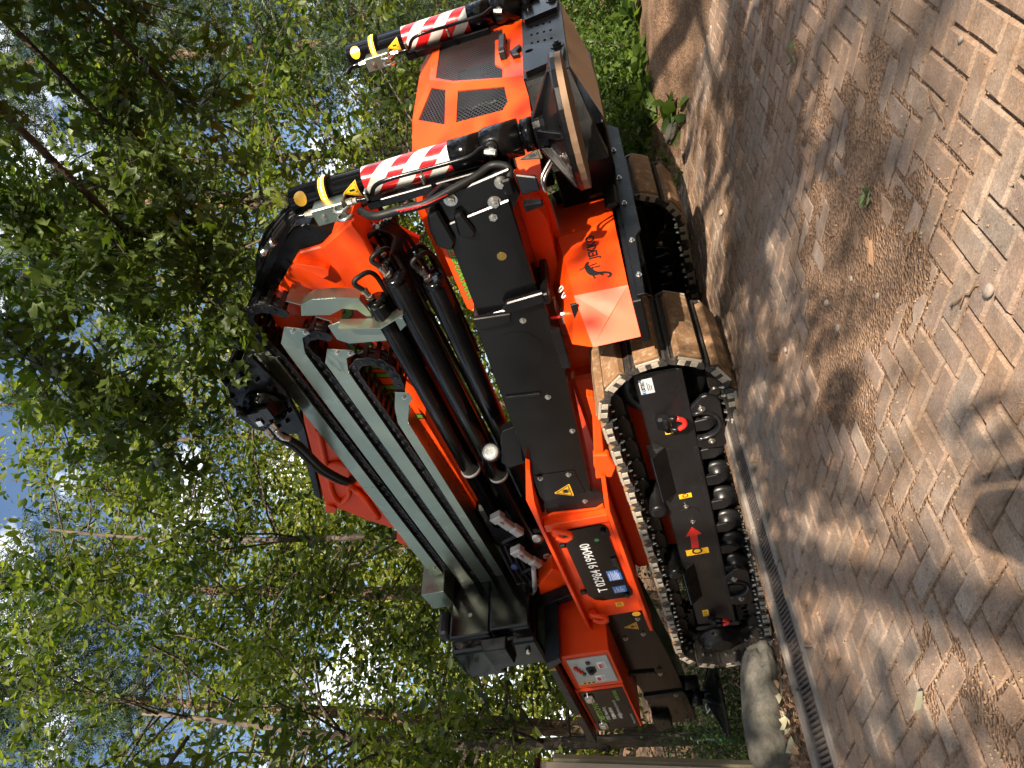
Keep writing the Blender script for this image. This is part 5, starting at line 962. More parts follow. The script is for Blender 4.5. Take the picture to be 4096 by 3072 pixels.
b = MB(); b.lathe((-2.58, 3.09, 2.55), (0, -1, 0), [(0, 0.125), (0.02, 0.125), (0.022, 0.10), (0.05, 0.10), (0.052, 0.075), (0.09, 0.075)], 24); b.box(-2.62, -2.50, 2.97, 3.04, 2.49, 2.60, 0.01); b.box(-2.57, -2.47, 2.95, 3.03, 2.44, 2.50, 0.008); b.lathe((-2.50, 2.99, 2.60), (0.5, -0.4, 0.6), [(0, 0.03), (0.06, 0.025)], 10)
for k in range(12): a = k * math.pi / 6; hexbolt(b, (-2.55 + 0.20 * math.cos(a), 3.088, 2.56 + 0.145 * math.sin(a)), (0, -1, 0), 0.012, 0.012)
b.build('winch_motor', BLACK, wn)
b = MB(); b.lathe((-2.62, 2.97, 2.50), (-0.6, -0.5, -0.4), [(0, 0.02), (0.035, 0.02), (0.037, 0.015), (0.06, 0.015)], 6, None, False); b.lathe((-2.66, 2.98, 2.56), (-0.6, -0.5, -0.4), [(0, 0.02), (0.035, 0.02), (0.037, 0.015), (0.06, 0.015)], 6, None, False); b.tube(spline([(-2.63, 2.93, 2.47), (-2.68, 2.92, 2.46), (-2.72, 2.93, 2.43)], 4), 0.017, 8); b.box(-2.60, -2.56, 2.955, 2.97, 2.535, 2.57, 0.002); b.build('winch_fitting', STEEL, wn)
b = MB()
for i in range(2): q = i * 0.035; b.tube(spline([(-2.68, 2.94, 2.47 + q), (-2.80, 2.95, 2.42 + q), (-3.0, 3.02, 2.45 + q), (-3.2, 3.1, 2.48 + q), (-3.45, 3.2, 2.46 + q), (-3.6, 3.36, 2.5 + q)], 6), 0.021, 8)
b.build('winch_hose', RUBBER, wn)
MB().box(-2.40, -2.31, 3.04, 3.09, 2.55, 2.60, 0.004).build('sensor_box', BLUEP, wn)
hx = [(-2.37 - 0.15 * t / 60, 3.07 + 0.008 * math.cos(t * 1.3), 2.70 - 0.10 * 0 + 0.008 * math.sin(t * 1.3) + 0.0) for t in range(61)]
MB().tube(hx, 0.0025, 5).build('return_spring', BLACK, wn)
# shift every part so that coordinates count from the crane's base point
for o in crane.children: o.location = Vector(o.location) - CO
# ------------------------------------------------------------------ vegetation
def leaf_lobed():
    # broad leaf with lobed, toothed edge, folded along the midrib
    out = [(0, 0), (0.10, 0.16), (0.30, 0.10), (0.34, 0.26), (0.50, 0.36), (0.38, 0.47), (0.42, 0.66), (0.24, 0.64), (0.18, 0.84), (0.08, 0.82), (0, 1.0)]
    V = [(0, 0, 0), (0, 0.35, -0.01), (0, 0.68, -0.03), (0, 1.0, -0.10)]; R = [(x, y, 0.10 * x - 0.10 * y * y * abs(x)) for x, y in out[1:-1]]; Lf = [(-x, y, z) for x, y, z in R]
    V = V + R + Lf; F = []; k = 4; n = len(R)
    for s in (k, k + n):
        seq = [0] + list(range(s, s + n)) + [3]
        for a, c in zip(seq[:-1], seq[1:]):
            y = (V[a][1] + V[c][1]) / 2; hub = 1 if y < 0.5 else 2
            F.append((hub, a, c))
        F.append((1, seq[5], 2)) if False else None
    return np.array(V), F
def leaf_oval():
    V = [(0, 0, 0), (0.22, 0.3, 0.05), (0.20, 0.65, 0.04), (0, 1.0, -0.08), (-0.20, 0.65, 0.04), (-0.22, 0.3, 0.05), (0, 0.45, -0.01)]
    return np.array(V), [(0, 1, 6), (1, 2, 6), (2, 3, 6), (3, 4, 6), (4, 5, 6), (5, 0, 6)]
def leaf_simple():
    return np.array([(0, 0, 0), (0.26, 0.45, 0.06), (0, 1.0, -0.06), (-0.26, 0.45, 0.06)]), [(0, 1, 2), (0, 2, 3)]
def sprig():
    V = []; F = []
    for i in range(4):
        y = 0.10 + i * 0.22; l = 0.22 - 0.03 * i
        for s in (-1, 1): k = len(V); V += [(0, y, 0), (s * l, y + 0.34, -0.05), (0, y + 0.13, 0)]; F.append((k, k + 1, k + 2))
    k = len(V); V += [(-0.02, 0, 0), (0.02, 0, 0), (0, 1.1, -0.05)]; F.append((k, k + 1, k + 2)); return np.array(V), F
TPL = {'lobed': leaf_lobed(), 'oval': leaf_oval(), 'simple': leaf_simple(), 'sprig': sprig()}
def rots(n, r, droop=0.0, up=0.5):
    # leaf axis (local y) and blade normal (local z): blades lean towards level, tips droop
    yv = r.normal(size=(n, 3)); yv[:, 2] = yv[:, 2] * 0.5 - droop; yv /= np.linalg.norm(yv, axis=1)[:, None]
    zv = r.normal(size=(n, 3)); zv[:, 2] += up * 2.5; zv -= yv * (zv * yv).sum(1)[:, None]; zv /= np.linalg.norm(zv, axis=1)[:, None]
    xv = np.cross(yv, zv); return np.stack([xv, yv, zv], -1)
def leaf_mesh(name, tpl, pos, size, r, mat, droop=0.3, up=0.5, svar=0.35, tint=None):
    V, F = TPL[tpl]; n = len(pos); k = len(V); Fa = np.array(F); M = rots(n, r, droop, up); s = size * (1 + svar * (r.random(n) * 2 - 1))
    W = np.einsum('nij,kj->nki', M, V) * s[:, None, None] + pos[:, None, :]
    faces = (Fa[None] + (np.arange(n) * k)[:, None, None]).reshape(-1, 3)
    me = D.meshes.new(name); me.vertices.add(n * k); me.vertices.foreach_set('co', W.reshape(-1).astype(np.float32)); nf = len(faces)
    me.loops.add(nf * 3); me.loops.foreach_set('vertex_index', faces.reshape(-1).astype(np.int32)); me.polygons.add(nf); me.polygons.foreach_set('loop_start', np.arange(0, nf * 3, 3, dtype=np.int32)); me.polygons.foreach_set('loop_total', np.full(nf, 3, np.int32))
    t = r.random(n) if tint is None else np.clip(tint + r.normal(size=n) * 0.18, 0, 1)
    me.update(); me.attributes.new('tint', 'FLOAT', 'POINT').data.foreach_set('value', np.repeat(t, k).astype(np.float32)); me.materials.append(mat); me.validate(); return me
class Wood:
    def __init__(s): s.b = MB()
    def limb(s, pts, r0, r1, seg=6):
        n = len(pts); s.b.tube(pts, r0, seg, None, [r0 + (r1 - r0) * i / (n - 1) for i in range(n)])
def wobble(p0, d, L, n, r, amp, grav=0.0):
    out = [Vector(p0)]; d = Vector(d).normalized()
    for i in range(n):
        d = (d + Vector((r.normal() * amp, r.normal() * amp, r.normal() * amp - grav))).normalized(); out.append(out[-1] + d * (L / n))
    return out
def broadleaf(name, label, x, y, h, tr, cb, cr, nb, nl, lsize, tpl, mat, barkm, seed, lean=(0, 0), curve=0.03, group=None, cat='tree', spread=0.35, bz=None, twigs=4, up=0.5, clump=3.0, side=None):
    r = np.random.default_rng(seed); z0 = Gs(x, y) - 0.1 if bz is None else bz; root = empty(name, (x, y, z0)); tag(root, label, cat, group)
    w = Wood(); n = 14; P = []; ph = r.random(2) * 6.28
    for i in range(n + 1):
        t = i / n; P.append(Vector((lean[0] * t * h + curve * h * math.sin(t * 5 + ph[0]) * t * 0.4, lean[1] * t * h + curve * h * math.sin(t * 4 + ph[1]) * t * 0.4, t * h)))
    w.limb(P, tr, tr * 0.25, 10); tips = []
    for k in range(nb):
        t = cb + (1 - cb) * (k + r.random()) / nb; t = min(t, 0.98); i = int(t * n); p = P[i].lerp(P[min(i + 1, n)], t * n - i)
        a = r.random() * 6.283 if side is None else side + r.normal() * 0.7; prof = math.sin(math.pi * min(1, 0.18 + 0.82 * (1 - (t - cb) / (1 - cb)))) * 0.6 + 0.4
        L = cr * prof * (0.7 + 0.5 * r.random()); d = Vector((math.cos(a), math.sin(a), 0.25 + 0.5 * r.random())); br = wobble(p, d, L, 6, r, 0.16, 0.03)
        w.limb(br, max(0.008, tr * 0.32 * (1 - t * 0.5)), 0.006, 5)
        for q in range(twigs):
            j = 2 + int(r.random() * 4.99); dd = (br[min(j + 1, 6)] - br[j - 1]).normalized() + Vector(r.normal(size=3)) * 0.6; tw = wobble(br[j], dd, L * (0.3 + 0.3 * r.random()), 4, r, 0.22, 0.06); w.limb(tw, 0.007, 0.003, 3); tips += tw[1:]
        tips += br[3:]
    w.b.build('trunk', barkm, root, split=False)
    tp = np.array([tuple(q) for q in tips]); idx = r.integers(0, len(tp), nl); cw = r.random(len(tp)) ** clump; cw /= cw.sum(); idx = r.choice(len(tp), nl, p=cw * 0.6 + 0.4 / len(tp))
    pos = tp[idx] + r.normal(size=(nl, 3)) * np.array([1, 1, 0.7]) * spread; ct = r.random(len(tp))
    link('crown', leaf_mesh('crown', tpl, pos, lsize, r, mat, 0.35, up, 0.35, ct[idx]), root); return root
def spruce(name, label, x, y, h, tr, dead, nl, seed, needle_from=0.35, lean=(0, 0), cr=2.2, group=None, twig=0.5, ls=0.26):
    r = np.random.default_rng(seed); z0 = Gs(x, y) - 0.1; root = empty(name, (x, y, z0)); tag(root, label, 'tree', group)
    w = Wood(); n = 12; P = [Vector((lean[0] * i / n * h + r.normal() * 0.01, lean[1] * i / n * h + r.normal() * 0.01, i / n * h)) for i in range(n + 1)]; w.limb(P, tr, tr * 0.2, 12); tips = []
    def at(t): i = min(int(t * n), n - 1); return P[i].lerp(P[i + 1], t * n - i)
    for k in range(dead):
        t = 0.10 + 0.62 * r.random(); a = r.random() * 6.283; L = cr * (0.25 + 0.5 * r.random()); br = wobble(at(t), (math.cos(a), math.sin(a), 0.05 + 0.25 * r.random()), L, 6, r, 0.13, 0.06); w.limb(br, 0.012, 0.003, 4)
        for q in range(6): j = 1 + int(r.random() * 5); w.limb(wobble(br[j], (br[min(j + 1, 6)] - br[j]).normalized() + Vector(r.normal(size=3)) * 0.7, L * twig * (0.3 + 0.5 * r.random()), 3, r, 0.25, 0.05), 0.005, 0.002, 3)
    for k in range(46):
        t = needle_from + (1 - needle_from) * (k + r.random()) / 46; t = min(t, 0.99); a = k * 2.4 + r.normal() * 0.3; L = cr * (1.08 - 0.85 * (t - needle_from) / (1 - needle_from)) * (0.8 + 0.4 * r.random()); br = wobble(at(t), (math.cos(a), math.sin(a), 0.15), L, 7, r, 0.08, 0.07); w.limb(br, 0.018, 0.004, 4)
        for j in range(1, 8):
            for q in range(3): m_ = br[j].lerp(br[j - 1], r.random()); tips.append(m_); tips.append(m_ + Vector((r.normal() * 0.2, r.normal() * 0.2, -0.12 - 0.28 * abs(r.normal()))))
    w.b.build('trunk', BARK, root, split=False); tp = np.array([tuple(q) for q in tips]); idx = r.integers(0, len(tp), nl); pos = tp[idx] + r.normal(size=(nl, 3)) * 0.13
    link('crown', leaf_mesh('crown', 'sprig', pos, ls, r, NEEDLE, 0.75, 0.15, 0.3), root); return root
FG = 'trees behind the crane'
spruce('spruce_tree', 'tall spruce with a thick bare trunk and dead twigs above the near outrigger leg', 3.40, 14.0, 17, 0.19, 110, 6000, 21, 0.62, cr=2.8, group=FG)
spruce('spruce_tree', 'thin spruce trunk just left of the thick one, higher up behind the boom tip', 3.1, 22.0, 22, 0.17, 60, 6000, 22, 0.6, cr=3.0, group=FG)
spruce('spruce_tree', 'straight spruce trunk behind the winch, right of the leaning one', -0.75, 27, 24, 0.17, 30, 6000, 23, 0.5, cr=3.2, group=FG)
spruce('spruce_tree', 'spruce trunk rising behind the black oil tank', -4.15, 15.0, 18, 0.19, 90, 6000, 25, 0.66, (0.0, 0.0), 2.8, FG)
spruce('spruce_tree', 'spruce trunk at the left beside the rear cabinet, leaning slightly right', -5.75, 12.6, 15, 0.155, 80, 6000, 26, 0.7, (0.035, 0.0), 2.6, FG)
spruce('spruce_tree', 'dark dense spruce with hanging branches at the right behind the far leg', 5.6, 12.2, 16, 0.15, 40, 33000, 27, 0.14, (-0.03, 0), 2.9, FG, ls=0.17)
spruce('spruce_tree', 'second dark spruce further right with drooping twigs', 8.2, 14.5, 17, 0.2, 30, 30000, 28, 0.12, (0, 0), 3.4, FG, ls=0.17)
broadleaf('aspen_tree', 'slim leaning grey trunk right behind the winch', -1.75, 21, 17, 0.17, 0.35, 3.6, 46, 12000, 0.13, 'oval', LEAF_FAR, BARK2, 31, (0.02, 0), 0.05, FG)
broadleaf('aspen_tree', 'young curved broadleaf tree left of the orange upper boom', -2.2, 11.2, 10.5, 0.085, 0.22, 2.9, 52, 19000, 0.118, 'oval', LEAF_MID, BARK2, 32, (0.0, 0), 0.05, FG, spread=0.17)
broadleaf('willow_tree', 'leafy broadleaf tree filling the left above the oil tank', -4.3, 9.6, 8.3, 0.10, 0.2, 3.2, 56, 19000, 0.11, 'oval', LEAF_MID, BARK2, 33, (-0.03, 0), 0.06, FG, spread=0.17)
broadleaf('willow_tree', 'leafy tree behind the rear cabinet at far left', -7.6, 11.5, 7.6, 0.12, 0.15, 3.2, 50, 15000, 0.12, 'oval', LEAF_MID, BARK2, 34, (0.05, 0), 0.05, FG, spread=0.18)
broadleaf('maple_tree', 'bushy maple between the boom tip and the far leg', 2.6, 10.8, 7.2, 0.10, 0.12, 2.6, 50, 14000, 0.118, 'oval', LEAF_MID, BARK2, 35, (0.03, 0), 0.05, FG, spread=0.17)
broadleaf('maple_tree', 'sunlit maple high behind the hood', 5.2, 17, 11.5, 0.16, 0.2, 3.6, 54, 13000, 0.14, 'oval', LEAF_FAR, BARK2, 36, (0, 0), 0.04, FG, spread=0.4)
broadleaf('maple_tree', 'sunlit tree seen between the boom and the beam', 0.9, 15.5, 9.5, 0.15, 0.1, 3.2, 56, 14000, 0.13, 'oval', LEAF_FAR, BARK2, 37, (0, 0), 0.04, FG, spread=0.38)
r2 = random.Random(5); FB = 'distant woodland trees'; ORD = ['leftmost', 'second from left', 'third from left', 'fourth from left', 'fifth from left', 'sixth from left', 'seventh from left', 'eighth from left', 'middle', 'eighth from right', 'seventh from right', 'sixth from right', 'fifth from right', 'fourth from right', 'third from right', 'second from right', 'rightmost']
far = []
for i in range(17):
    d = r2.uniform(19, 46); far.append(((-0.62 + 1.24 * ((i * 0.618) % 1)), d, r2.uniform(0.20, 0.44) * d + 3))
for i, (q, d, h) in enumerate(sorted(far)):
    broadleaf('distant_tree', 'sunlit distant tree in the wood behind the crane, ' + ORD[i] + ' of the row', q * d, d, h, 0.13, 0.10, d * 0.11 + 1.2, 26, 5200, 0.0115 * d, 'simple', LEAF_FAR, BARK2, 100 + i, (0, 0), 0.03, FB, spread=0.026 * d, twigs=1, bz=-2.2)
# undergrowth and hedge
def shrub(name, label, x, y, h, rad, nl, ls, tpl, mat, seed, cat='shrub', group=None, bz=None):
    r = np.random.default_rng(seed); z0 = Gs(x, y) - 0.05 if bz is None else bz; root = empty(name, (x, y, z0)); tag(root, label, cat, group); w = Wood(); tips = []
    for k in range(int(14 + rad * 10)):
        a = r.random() * 6.283; q = r.random() ** 0.5 * rad * 0.6; p = wobble((q * math.cos(a), q * math.sin(a), 0), (math.cos(a) * 0.35, math.sin(a) * 0.35, 1), h * (0.55 + 0.5 * r.random()), 6, r, 0.13, 0.01); w.limb(p, 0.008, 0.003, 4); tips += p[1:]
    w.b.build('stems', BARK2, root, split=False); tp = np.array([tuple(q) for q in tips]); idx = r.integers(0, len(tp), nl); pos = tp[idx] + r.normal(size=(nl, 3)) * rad * 0.22; pos[:, 2] = np.abs(pos[:, 2])
    link('foliage', leaf_mesh('foliage', tpl, pos, ls, r, mat, 0.3, 0.6, 0.4), root); return root
hd = [(-1.5, 9.6, 1.5, 0.8), (-2.7, 9.2, 1.5, 0.85), (-3.9, 8.6, 1.5, 0.8), (-4.9, 8.0, 1.4, 0.8), (-5.2, 9.6, 1.3, 0.8), (-2.2, 9.9, 1.3, 0.7), (-4.4, 10.2, 1.5, 0.8), (-0.2, 9.9, 1.6, 0.9)]
lbs = ['hedge bush directly behind the rear of the near track', 'hedge bush behind the rear foot plate', 'hedge bush left of the rear foot plate', 'hedge bush at the green post by the left edge', 'hedge bush at the far left behind the fence', 'hedge bush behind the fence netting, nearest the track', 'hedge bush right behind the green post', 'hedge bush hidden behind the tracks']
for i, (x, y, h, rad) in enumerate(hd): shrub('hedge_bush', lbs[i], x, y, h, rad, 4200, 0.05, 'oval', HEDGE, 200 + i, 'hedge', 'hedge bushes on the bank')
wl = [(2.35, 7.2, 0.75, 0.55), (3.0, 7.5, 0.9, 0.6), (3.8, 8.0, 1.0, 0.7), (4.7, 8.6, 1.1, 0.8), (2.2, 8.4, 1.0, 0.7), (3.3, 8.9, 1.4, 0.9), (5.6, 9.2, 1.2, 0.8), (1.6, 7.9, 0.8, 0.5)]
wb = ['weed clump beside the far track', 'nettle clump below the bumper', 'nettle clump at the right below the lug plate', 'weed clump at the right edge', 'weeds behind the front skirt', 'tall weeds behind the bumper underside', 'weeds at the far right edge of the bank', 'weeds seen between the tracks']
for i, (x, y, h, rad) in enumerate(wl): shrub('weed_clump', wb[i], x, y, h, rad, 3800, 0.058, 'oval', HERB, 230 + i, 'weeds', 'weeds on the right bank')
for i, (x, y, n) in enumerate(((2.22, 6.42, 7), (2.5, 6.75, 8), (2.95, 6.95, 9), (3.5, 7.2, 9), (4.05, 7.6, 9))):
    r = np.random.default_rng(300 + i); root = empty('broad_weed', (x, y, Gs(x, y))); tag(root, ['low broad-leaved weed beside the pale stone', 'low broad-leaved weed second from the stone', 'low broad-leaved weed at the middle of the dirt edge', 'low broad-leaved weed further right on the dirt edge', 'low broad-leaved weed at the right picture edge'][i], 'weed', 'broad-leaved weeds along the dirt edge')
    pos = r.normal(size=(n * 3, 3)) * 0.06; pos[:, 2] = np.abs(pos[:, 2]); link('leaves', leaf_mesh('leaves', 'oval', pos, 0.19, r, HERB, -0.1, 0.6, 0.3), root)
pg = rng.random((9000, 2)); gxx = 1.7 + pg[:, 0] * 5; gyy = 5.6 + pg[:, 1] * 5; kp = ((gxx - 2.2) * -0.45 + (gyy - 6.75) * 0.9 > 0); gxx, gyy = gxx[kp], gyy[kp]
tag(link('ground_cover', leaf_mesh('ground_cover', 'oval', np.stack([gxx, gyy, G(gxx, gyy)], -1), 0.07, np.random.default_rng(9), HERB, -0.5, 0.4, 0.4)), 'low green ground cover on the bank at the right', 'ground cover', kind='stuff')
# near overhanging branches with large lobed leaves, hung from trees that stand beside the path
def overhang(name, label, base, h, tr, boughs, seed, nl, ls, ind=240):
    r = np.random.default_rng(seed); root = empty(name, (base[0], base[1], Gs(*base) - 0.1)); tag(root, label, 'tree'); w = Wood(); B0 = Vector((base[0], base[1], Gs(*base) - 0.1))
    w.limb([Vector((0.02 * math.sin(i), 0.02 * math.cos(i * 1.3), h * i / 10)) for i in range(11)], tr, tr * 0.4, 12); tips = []; wts = []
    for bi, (path, rr, wt) in enumerate(boughs):
        P = spline([Vector(p) - B0 for p in path], 6); w.limb(P, rr, 0.010, 7); n = len(P)
        for k in range(int(26 * wt)):
            j = int(n * 0.30 + r.random() * n * 0.69); d = (P[min(j + 1, n - 1)] - P[j - 1]).normalized() + Vector(r.normal(size=3)) * 0.75; tw = wobble(P[j], d, 0.30 + 0.55 * r.random(), 5, r, 0.22, 0.06); w.limb(tw, 0.008, 0.0025, 4); tips += tw[1:]; wts += [wt] * 5
    w.b.build('trunk', BARK2, root, split=False); tp = np.array([tuple(q) for q in tips]); idx = r.integers(0, len(tp), nl); pos = tp[idx] + r.normal(size=(nl, 3)) * 0.08
    wp = pos + np.array(tuple(B0)); vis = (wp[:, 1] > 1.5) & (np.abs(wp[:, 0] / np.maximum(wp[:, 1], 0.1)) < 0.55); order = np.argsort(np.where(vis, wp[:, 1], 99)); big = order[:min(ind, int(vis.sum()))]; rest = np.setdiff1d(np.arange(nl), big)
    cr = link('crown', leaf_mesh('crown', 'lobed', pos[rest], ls, r, LEAF_BIG, 0.55, 0.45, 0.3), root); one = [leaf_mesh('leaf', 'lobed', np.zeros((1, 3)), ls, r, LEAF_BIG, 0.55, 0.45, 0.0) for _ in range(14)]
    if len(rest) > 0: cr['kind'] = 'stuff'
    for i in big: o = link('leaf', one[int(r.integers(14))], cr); o.location = pos[i]; o.rotation_euler = (r.normal() * 0.25, r.normal() * 0.25, r.random() * 6.283); k = 0.75 + 0.5 * r.random(); o.scale = (k, k, k)
    return root
overhang('poplar_tree', 'near poplar whose large dark leaves hang into the top of the view', (3.9, -0.6), 6.2, 0.16, [
    ([(3.9, -0.6, 3.6), (3.0, 1.2, 4.2), (2.0, 2.8, 4.1), (1.2, 4.0, 3.75), (0.6, 4.7, 3.35)], 0.05, 1.1),
    ([(3.9, -0.6, 4.0), (2.6, 1.4, 4.6), (1.2, 3.0, 4.4), (0.2, 4.1, 4.0), (-0.25, 4.7, 3.65)], 0.045, 1.0),
    ([(3.9, -0.6, 4.3), (3.4, 1.6, 4.6), (2.6, 3.4, 4.5), (2.0, 4.6, 4.2), (1.5, 5.4, 3.9)], 0.045, 1.1),
    ([(3.9, -0.6, 4.6), (3.0, 1.5, 5.1), (1.9, 3.4, 4.95), (1.0, 4.8, 4.5), (0.5, 5.6, 4.2)], 0.04, 1.1),
    ([(3.9, -0.6, 4.2), (3.6, 1.5, 4.5), (3.0, 3.2, 4.35), (2.4, 4.4, 3.95), (1.9, 5.0, 3.55)], 0.04, 1.1),
    ([(3.9, -0.6, 4.9), (3.2, 1.8, 5.6), (2.3, 3.8, 5.5), (1.5, 5.0, 5.1), (1.0, 5.8, 4.7)], 0.04, 1.1),
    ([(3.9, -0.6, 2.9), (3.3, -1.5, 3.15), (2.2, -2.0, 3.15), (1.2, -2.1, 3.0), (0.2, -2.15, 2.95)], 0.045, 1.5), ([(3.9, -0.6, 3.3), (3.2, -1.6, 3.5), (2.3, -2.2, 3.45), (1.3, -2.3, 3.3)], 0.04, 0.9)], 41, 4100, 0.16)  # last two boughs: unseen, added behind the camera to shade the track front
overhang('oak_tree', 'near tree on the left with a few dark lobed leaf sprays at the sky', (-4.6, 0.6), 5.6, 0.15, [
    ([(-4.6, 0.6, 3.0), (-3.4, 1.9, 3.3), (-2.4, 3.0, 3.15), (-1.75, 3.7, 2.85)], 0.035, 0.42),
    ([(-4.6, 0.6, 3.3), (-3.6, 2.0, 3.7), (-2.6, 3.0, 3.55), (-1.9, 3.6, 3.25)], 0.035, 0.42),
    ([(-4.6, 0.6, 3.0), (-3.4, -1.6, 3.4), (-2.0, -3.2, 3.35), (-0.9, -4.0, 3.15)], 0.04, 1.3)], 42, 950, 0.15, 60)  # third bough: unseen, added behind the camera to shade the left paving
# trees behind the photographer that dapple the sunlight
LB = ['tree behind the viewpoint, dense and in the middle', 'tree behind the viewpoint, dense and left', 'tree behind the viewpoint, sparse right', 'tree behind the viewpoint, sparse and farther', 'tree behind the viewpoint, far left', 'tree behind the viewpoint, far right', 'tree behind the viewpoint, small and nearest']
for i, (x, y, h, nl, cr, cb) in enumerate(((-0.55, -7.0, 12.8, 9500, 2.3, 0.45), (-4.2, -6.6, 11.0, 4600, 2.6, 0.34), (3.5, -8.6, 9.6, 1250, 2.5, 0.34), (1.25, -8.6, 12.4, 3000, 1.7, 0.70), (-7.5, -9.5, 13.0, 3000, 3.4, 0.3), (8.0, -10.0, 11.5, 1800, 3.0, 0.3), (-0.55, -5.0, 5.0, 2000, 1.2, 0.56))):
    broadleaf('lime_tree', LB[i], x, y, h, 0.14, cb, cr, 36, nl, 0.19, 'oval', LEAF_MID, BARK2, 60 + i, (0, 0), 0.03, 'trees behind the viewpoint', spread=0.20, bz=-0.1, clump=4.0)
for i in range(14):
    a = math.pi * (1.0 + (i + 0.5) / 14) ; d = 22 + 5 * ((i * 0.618) % 1); x, y = d * math.cos(a), d * math.sin(a)
    if -1 < x - 0.17 * (-y) < 1: pass
    broadleaf('wood_edge_tree', 'tree at the edge of the wood behind the viewpoint', x, y, 9.0 if abs(x) < 9 else 14.0, 0.2, 0.05, 3.6, 30, 3200, 0.36, 'simple', LEAF_MID, BARK2, 80 + i, (0, 0), 0.03, 'wood edge behind the viewpoint', spread=0.6, bz=-0.2, twigs=1)

# fence with green post and wire netting by the hedge
fn = empty('wire_fence', (-4.05, 8.9, Gs(-4.05, 8.9))); tag(fn, 'dark green fence post with wire netting at the left before the hedge', 'fence')
for x in (0.0, 1.9): MB().lathe((x, 0, 0), (0, 0, 1), [(0, 0.022), (1.0, 0.022), (1.01, 0.015)], 12).build('fence_post', GREENP, fn)
b = MB(); n = 0
for sg in (-1, 1):
    c = -0.95
    while c < 1.9 + 0.95:
        x0, z0, x1, z1 = c, 0.03, c + sg * 0.92, 0.95
        if sg < 0: x0, x1 = c + 0.92, c
        a0 = max(0, (0.0 - min(x0, x1)) / 0.92); a1 = min(1, (1.9 - min(x0, x1)) / 0.92)
        if a1 > a0:
            if sg > 0: p, q = (x0 + 0.92 * a0, z0 + 0.92 * a0), (x0 + 0.92 * a1, z0 + 0.92 * a1)
            else: p, q = (c + 0.92 * a0, z1 - 0.92 * a0), (c + 0.92 * a1, z1 - 0.92 * a1)
            b.tube([(p[0], 0, p[1]), (q[0], 0, q[1])], 0.0018, 3)
        c += 0.055
b.build('wire_netting', GREENP, fn, split=False)

# ------------------------------------------------------------------ litter on the paving
def gp(x, y): return Gs(x, y) + 0.004
def fallen_leaf(name, label, x, y, s, mat, tpl, rz, curl=0.25):
    V, F = TPL[tpl]; vs = []
    for v in V: vs.append((v[0] * s, (v[1] - 0.5) * s, (0.12 + abs(v[2]) + curl * (v[0] ** 2 + (v[1] - 0.5) ** 2)) * s))
    b = MB().add(vs, F, True); o = b.build(name, mat); o.location = (x, y, gp(x, y)); o.rotation_euler = (rnd.uniform(-0.1, 0.1), rnd.uniform(-0.1, 0.1), rz); tag(o, label, 'leaf'); return o
GRIT = np.random.default_rng(77)
fallen_leaf('fallen_leaf', 'pale green fallen leaf on the soil patch in the middle of the paving', 0.598, 2.547, 0.085, GREENLEAF, 'lobed', 2.2)
fallen_leaf('fallen_leaf', 'green fallen leaf on the sunny paving at the right', 1.404, 3.34, 0.11, GREENLEAF, 'lobed', 0.6)
fallen_leaf('fallen_leaf', 'faded green leaf on shaded pavers near the left', -0.866, 2.171, 0.08, PALELEAF, 'oval', 1.1)
fallen_leaf('fallen_leaf', 'brown curled leaf lying on the drain kerb', -1.25, 3.564, 0.085, DEADLEAF, 'lobed', 0.4, 0.6)
for i, (x, y, s, mt, tp) in enumerate(((-1.47, 3.42, 0.13, PALELEAF, 'lobed'), (-1.52, 3.33, 0.14, PALELEAF, 'oval'), (-1.42, 3.52, 0.12, PALELEAF, 'oval'), (-1.56, 3.27, 0.12, DEADLEAF, 'lobed'), (-1.50, 3.50, 0.10, DEADLEAF, 'oval'), (-1.38, 3.60, 0.08, DEADLEAF, 'oval'))):
    fallen_leaf('withered_leaf', ['largest pale withered leaf between boulder and drain', 'long pale withered leaf beside the largest one', 'pale folded leaf against the boulder', 'brown leaf nearest the cabinet', 'brown leaf under the pale leaves', 'small brown leaf by the drain kerb'][i], x, y, s, mt, tp, rnd.uniform(0, 6), 0.9).location.z += 0.015
pbl = [(0.216, 1.846, 0.020, 'smooth oval pebble at the lower middle of the paving'), (0.302, 2.948, 0.020, 'grey chip of stone in the soil patch'), (0.275, 2.481, 0.014, 'round pebble near the wood chip'), (0.153, 3.49, 0.018, 'white stone chip in front of the near track'), (0.088, 4.55, 0.022, 'pale pebble in the shadow before the track'), (1.074, 4.908, 0.030, 'white elongated stone in the sun by the shadow edge'), (0.852, 1.975, 0.012, 'tiny white stone at the right foreground'), (0.36, 2.70, 0.016, 'dark pebble left of the green leaf'), (0.20, 2.83, 0.018, 'flat grey pebble among the grit')]
for i, (x, y, s, lb) in enumerate(pbl): o = rock('pebble', (x, y, gp(x, y) + s * 0.2), (s * 0.95, s * 0.7, s * 0.45), 400 + i, PEB, 2, 0.4, rnd.uniform(0, 3)); tag(o, lb, 'pebble')
tw = [(0.723, 2.093, 0.15, 0.5, 'forked dry twig at the right foreground'), (0.214, 1.953, 0.12, 2.0, 'thin pale straw near the oval pebble'), (0.40, 2.25, 0.09, 2.8, 'short dry twig in the middle foreground'), (0.55, 2.9, 0.13, 1.2, 'dry twig beside the soil patch'), (0.95, 2.55, 0.10, 0.2, 'dry twig on the sunny pavers at right')]
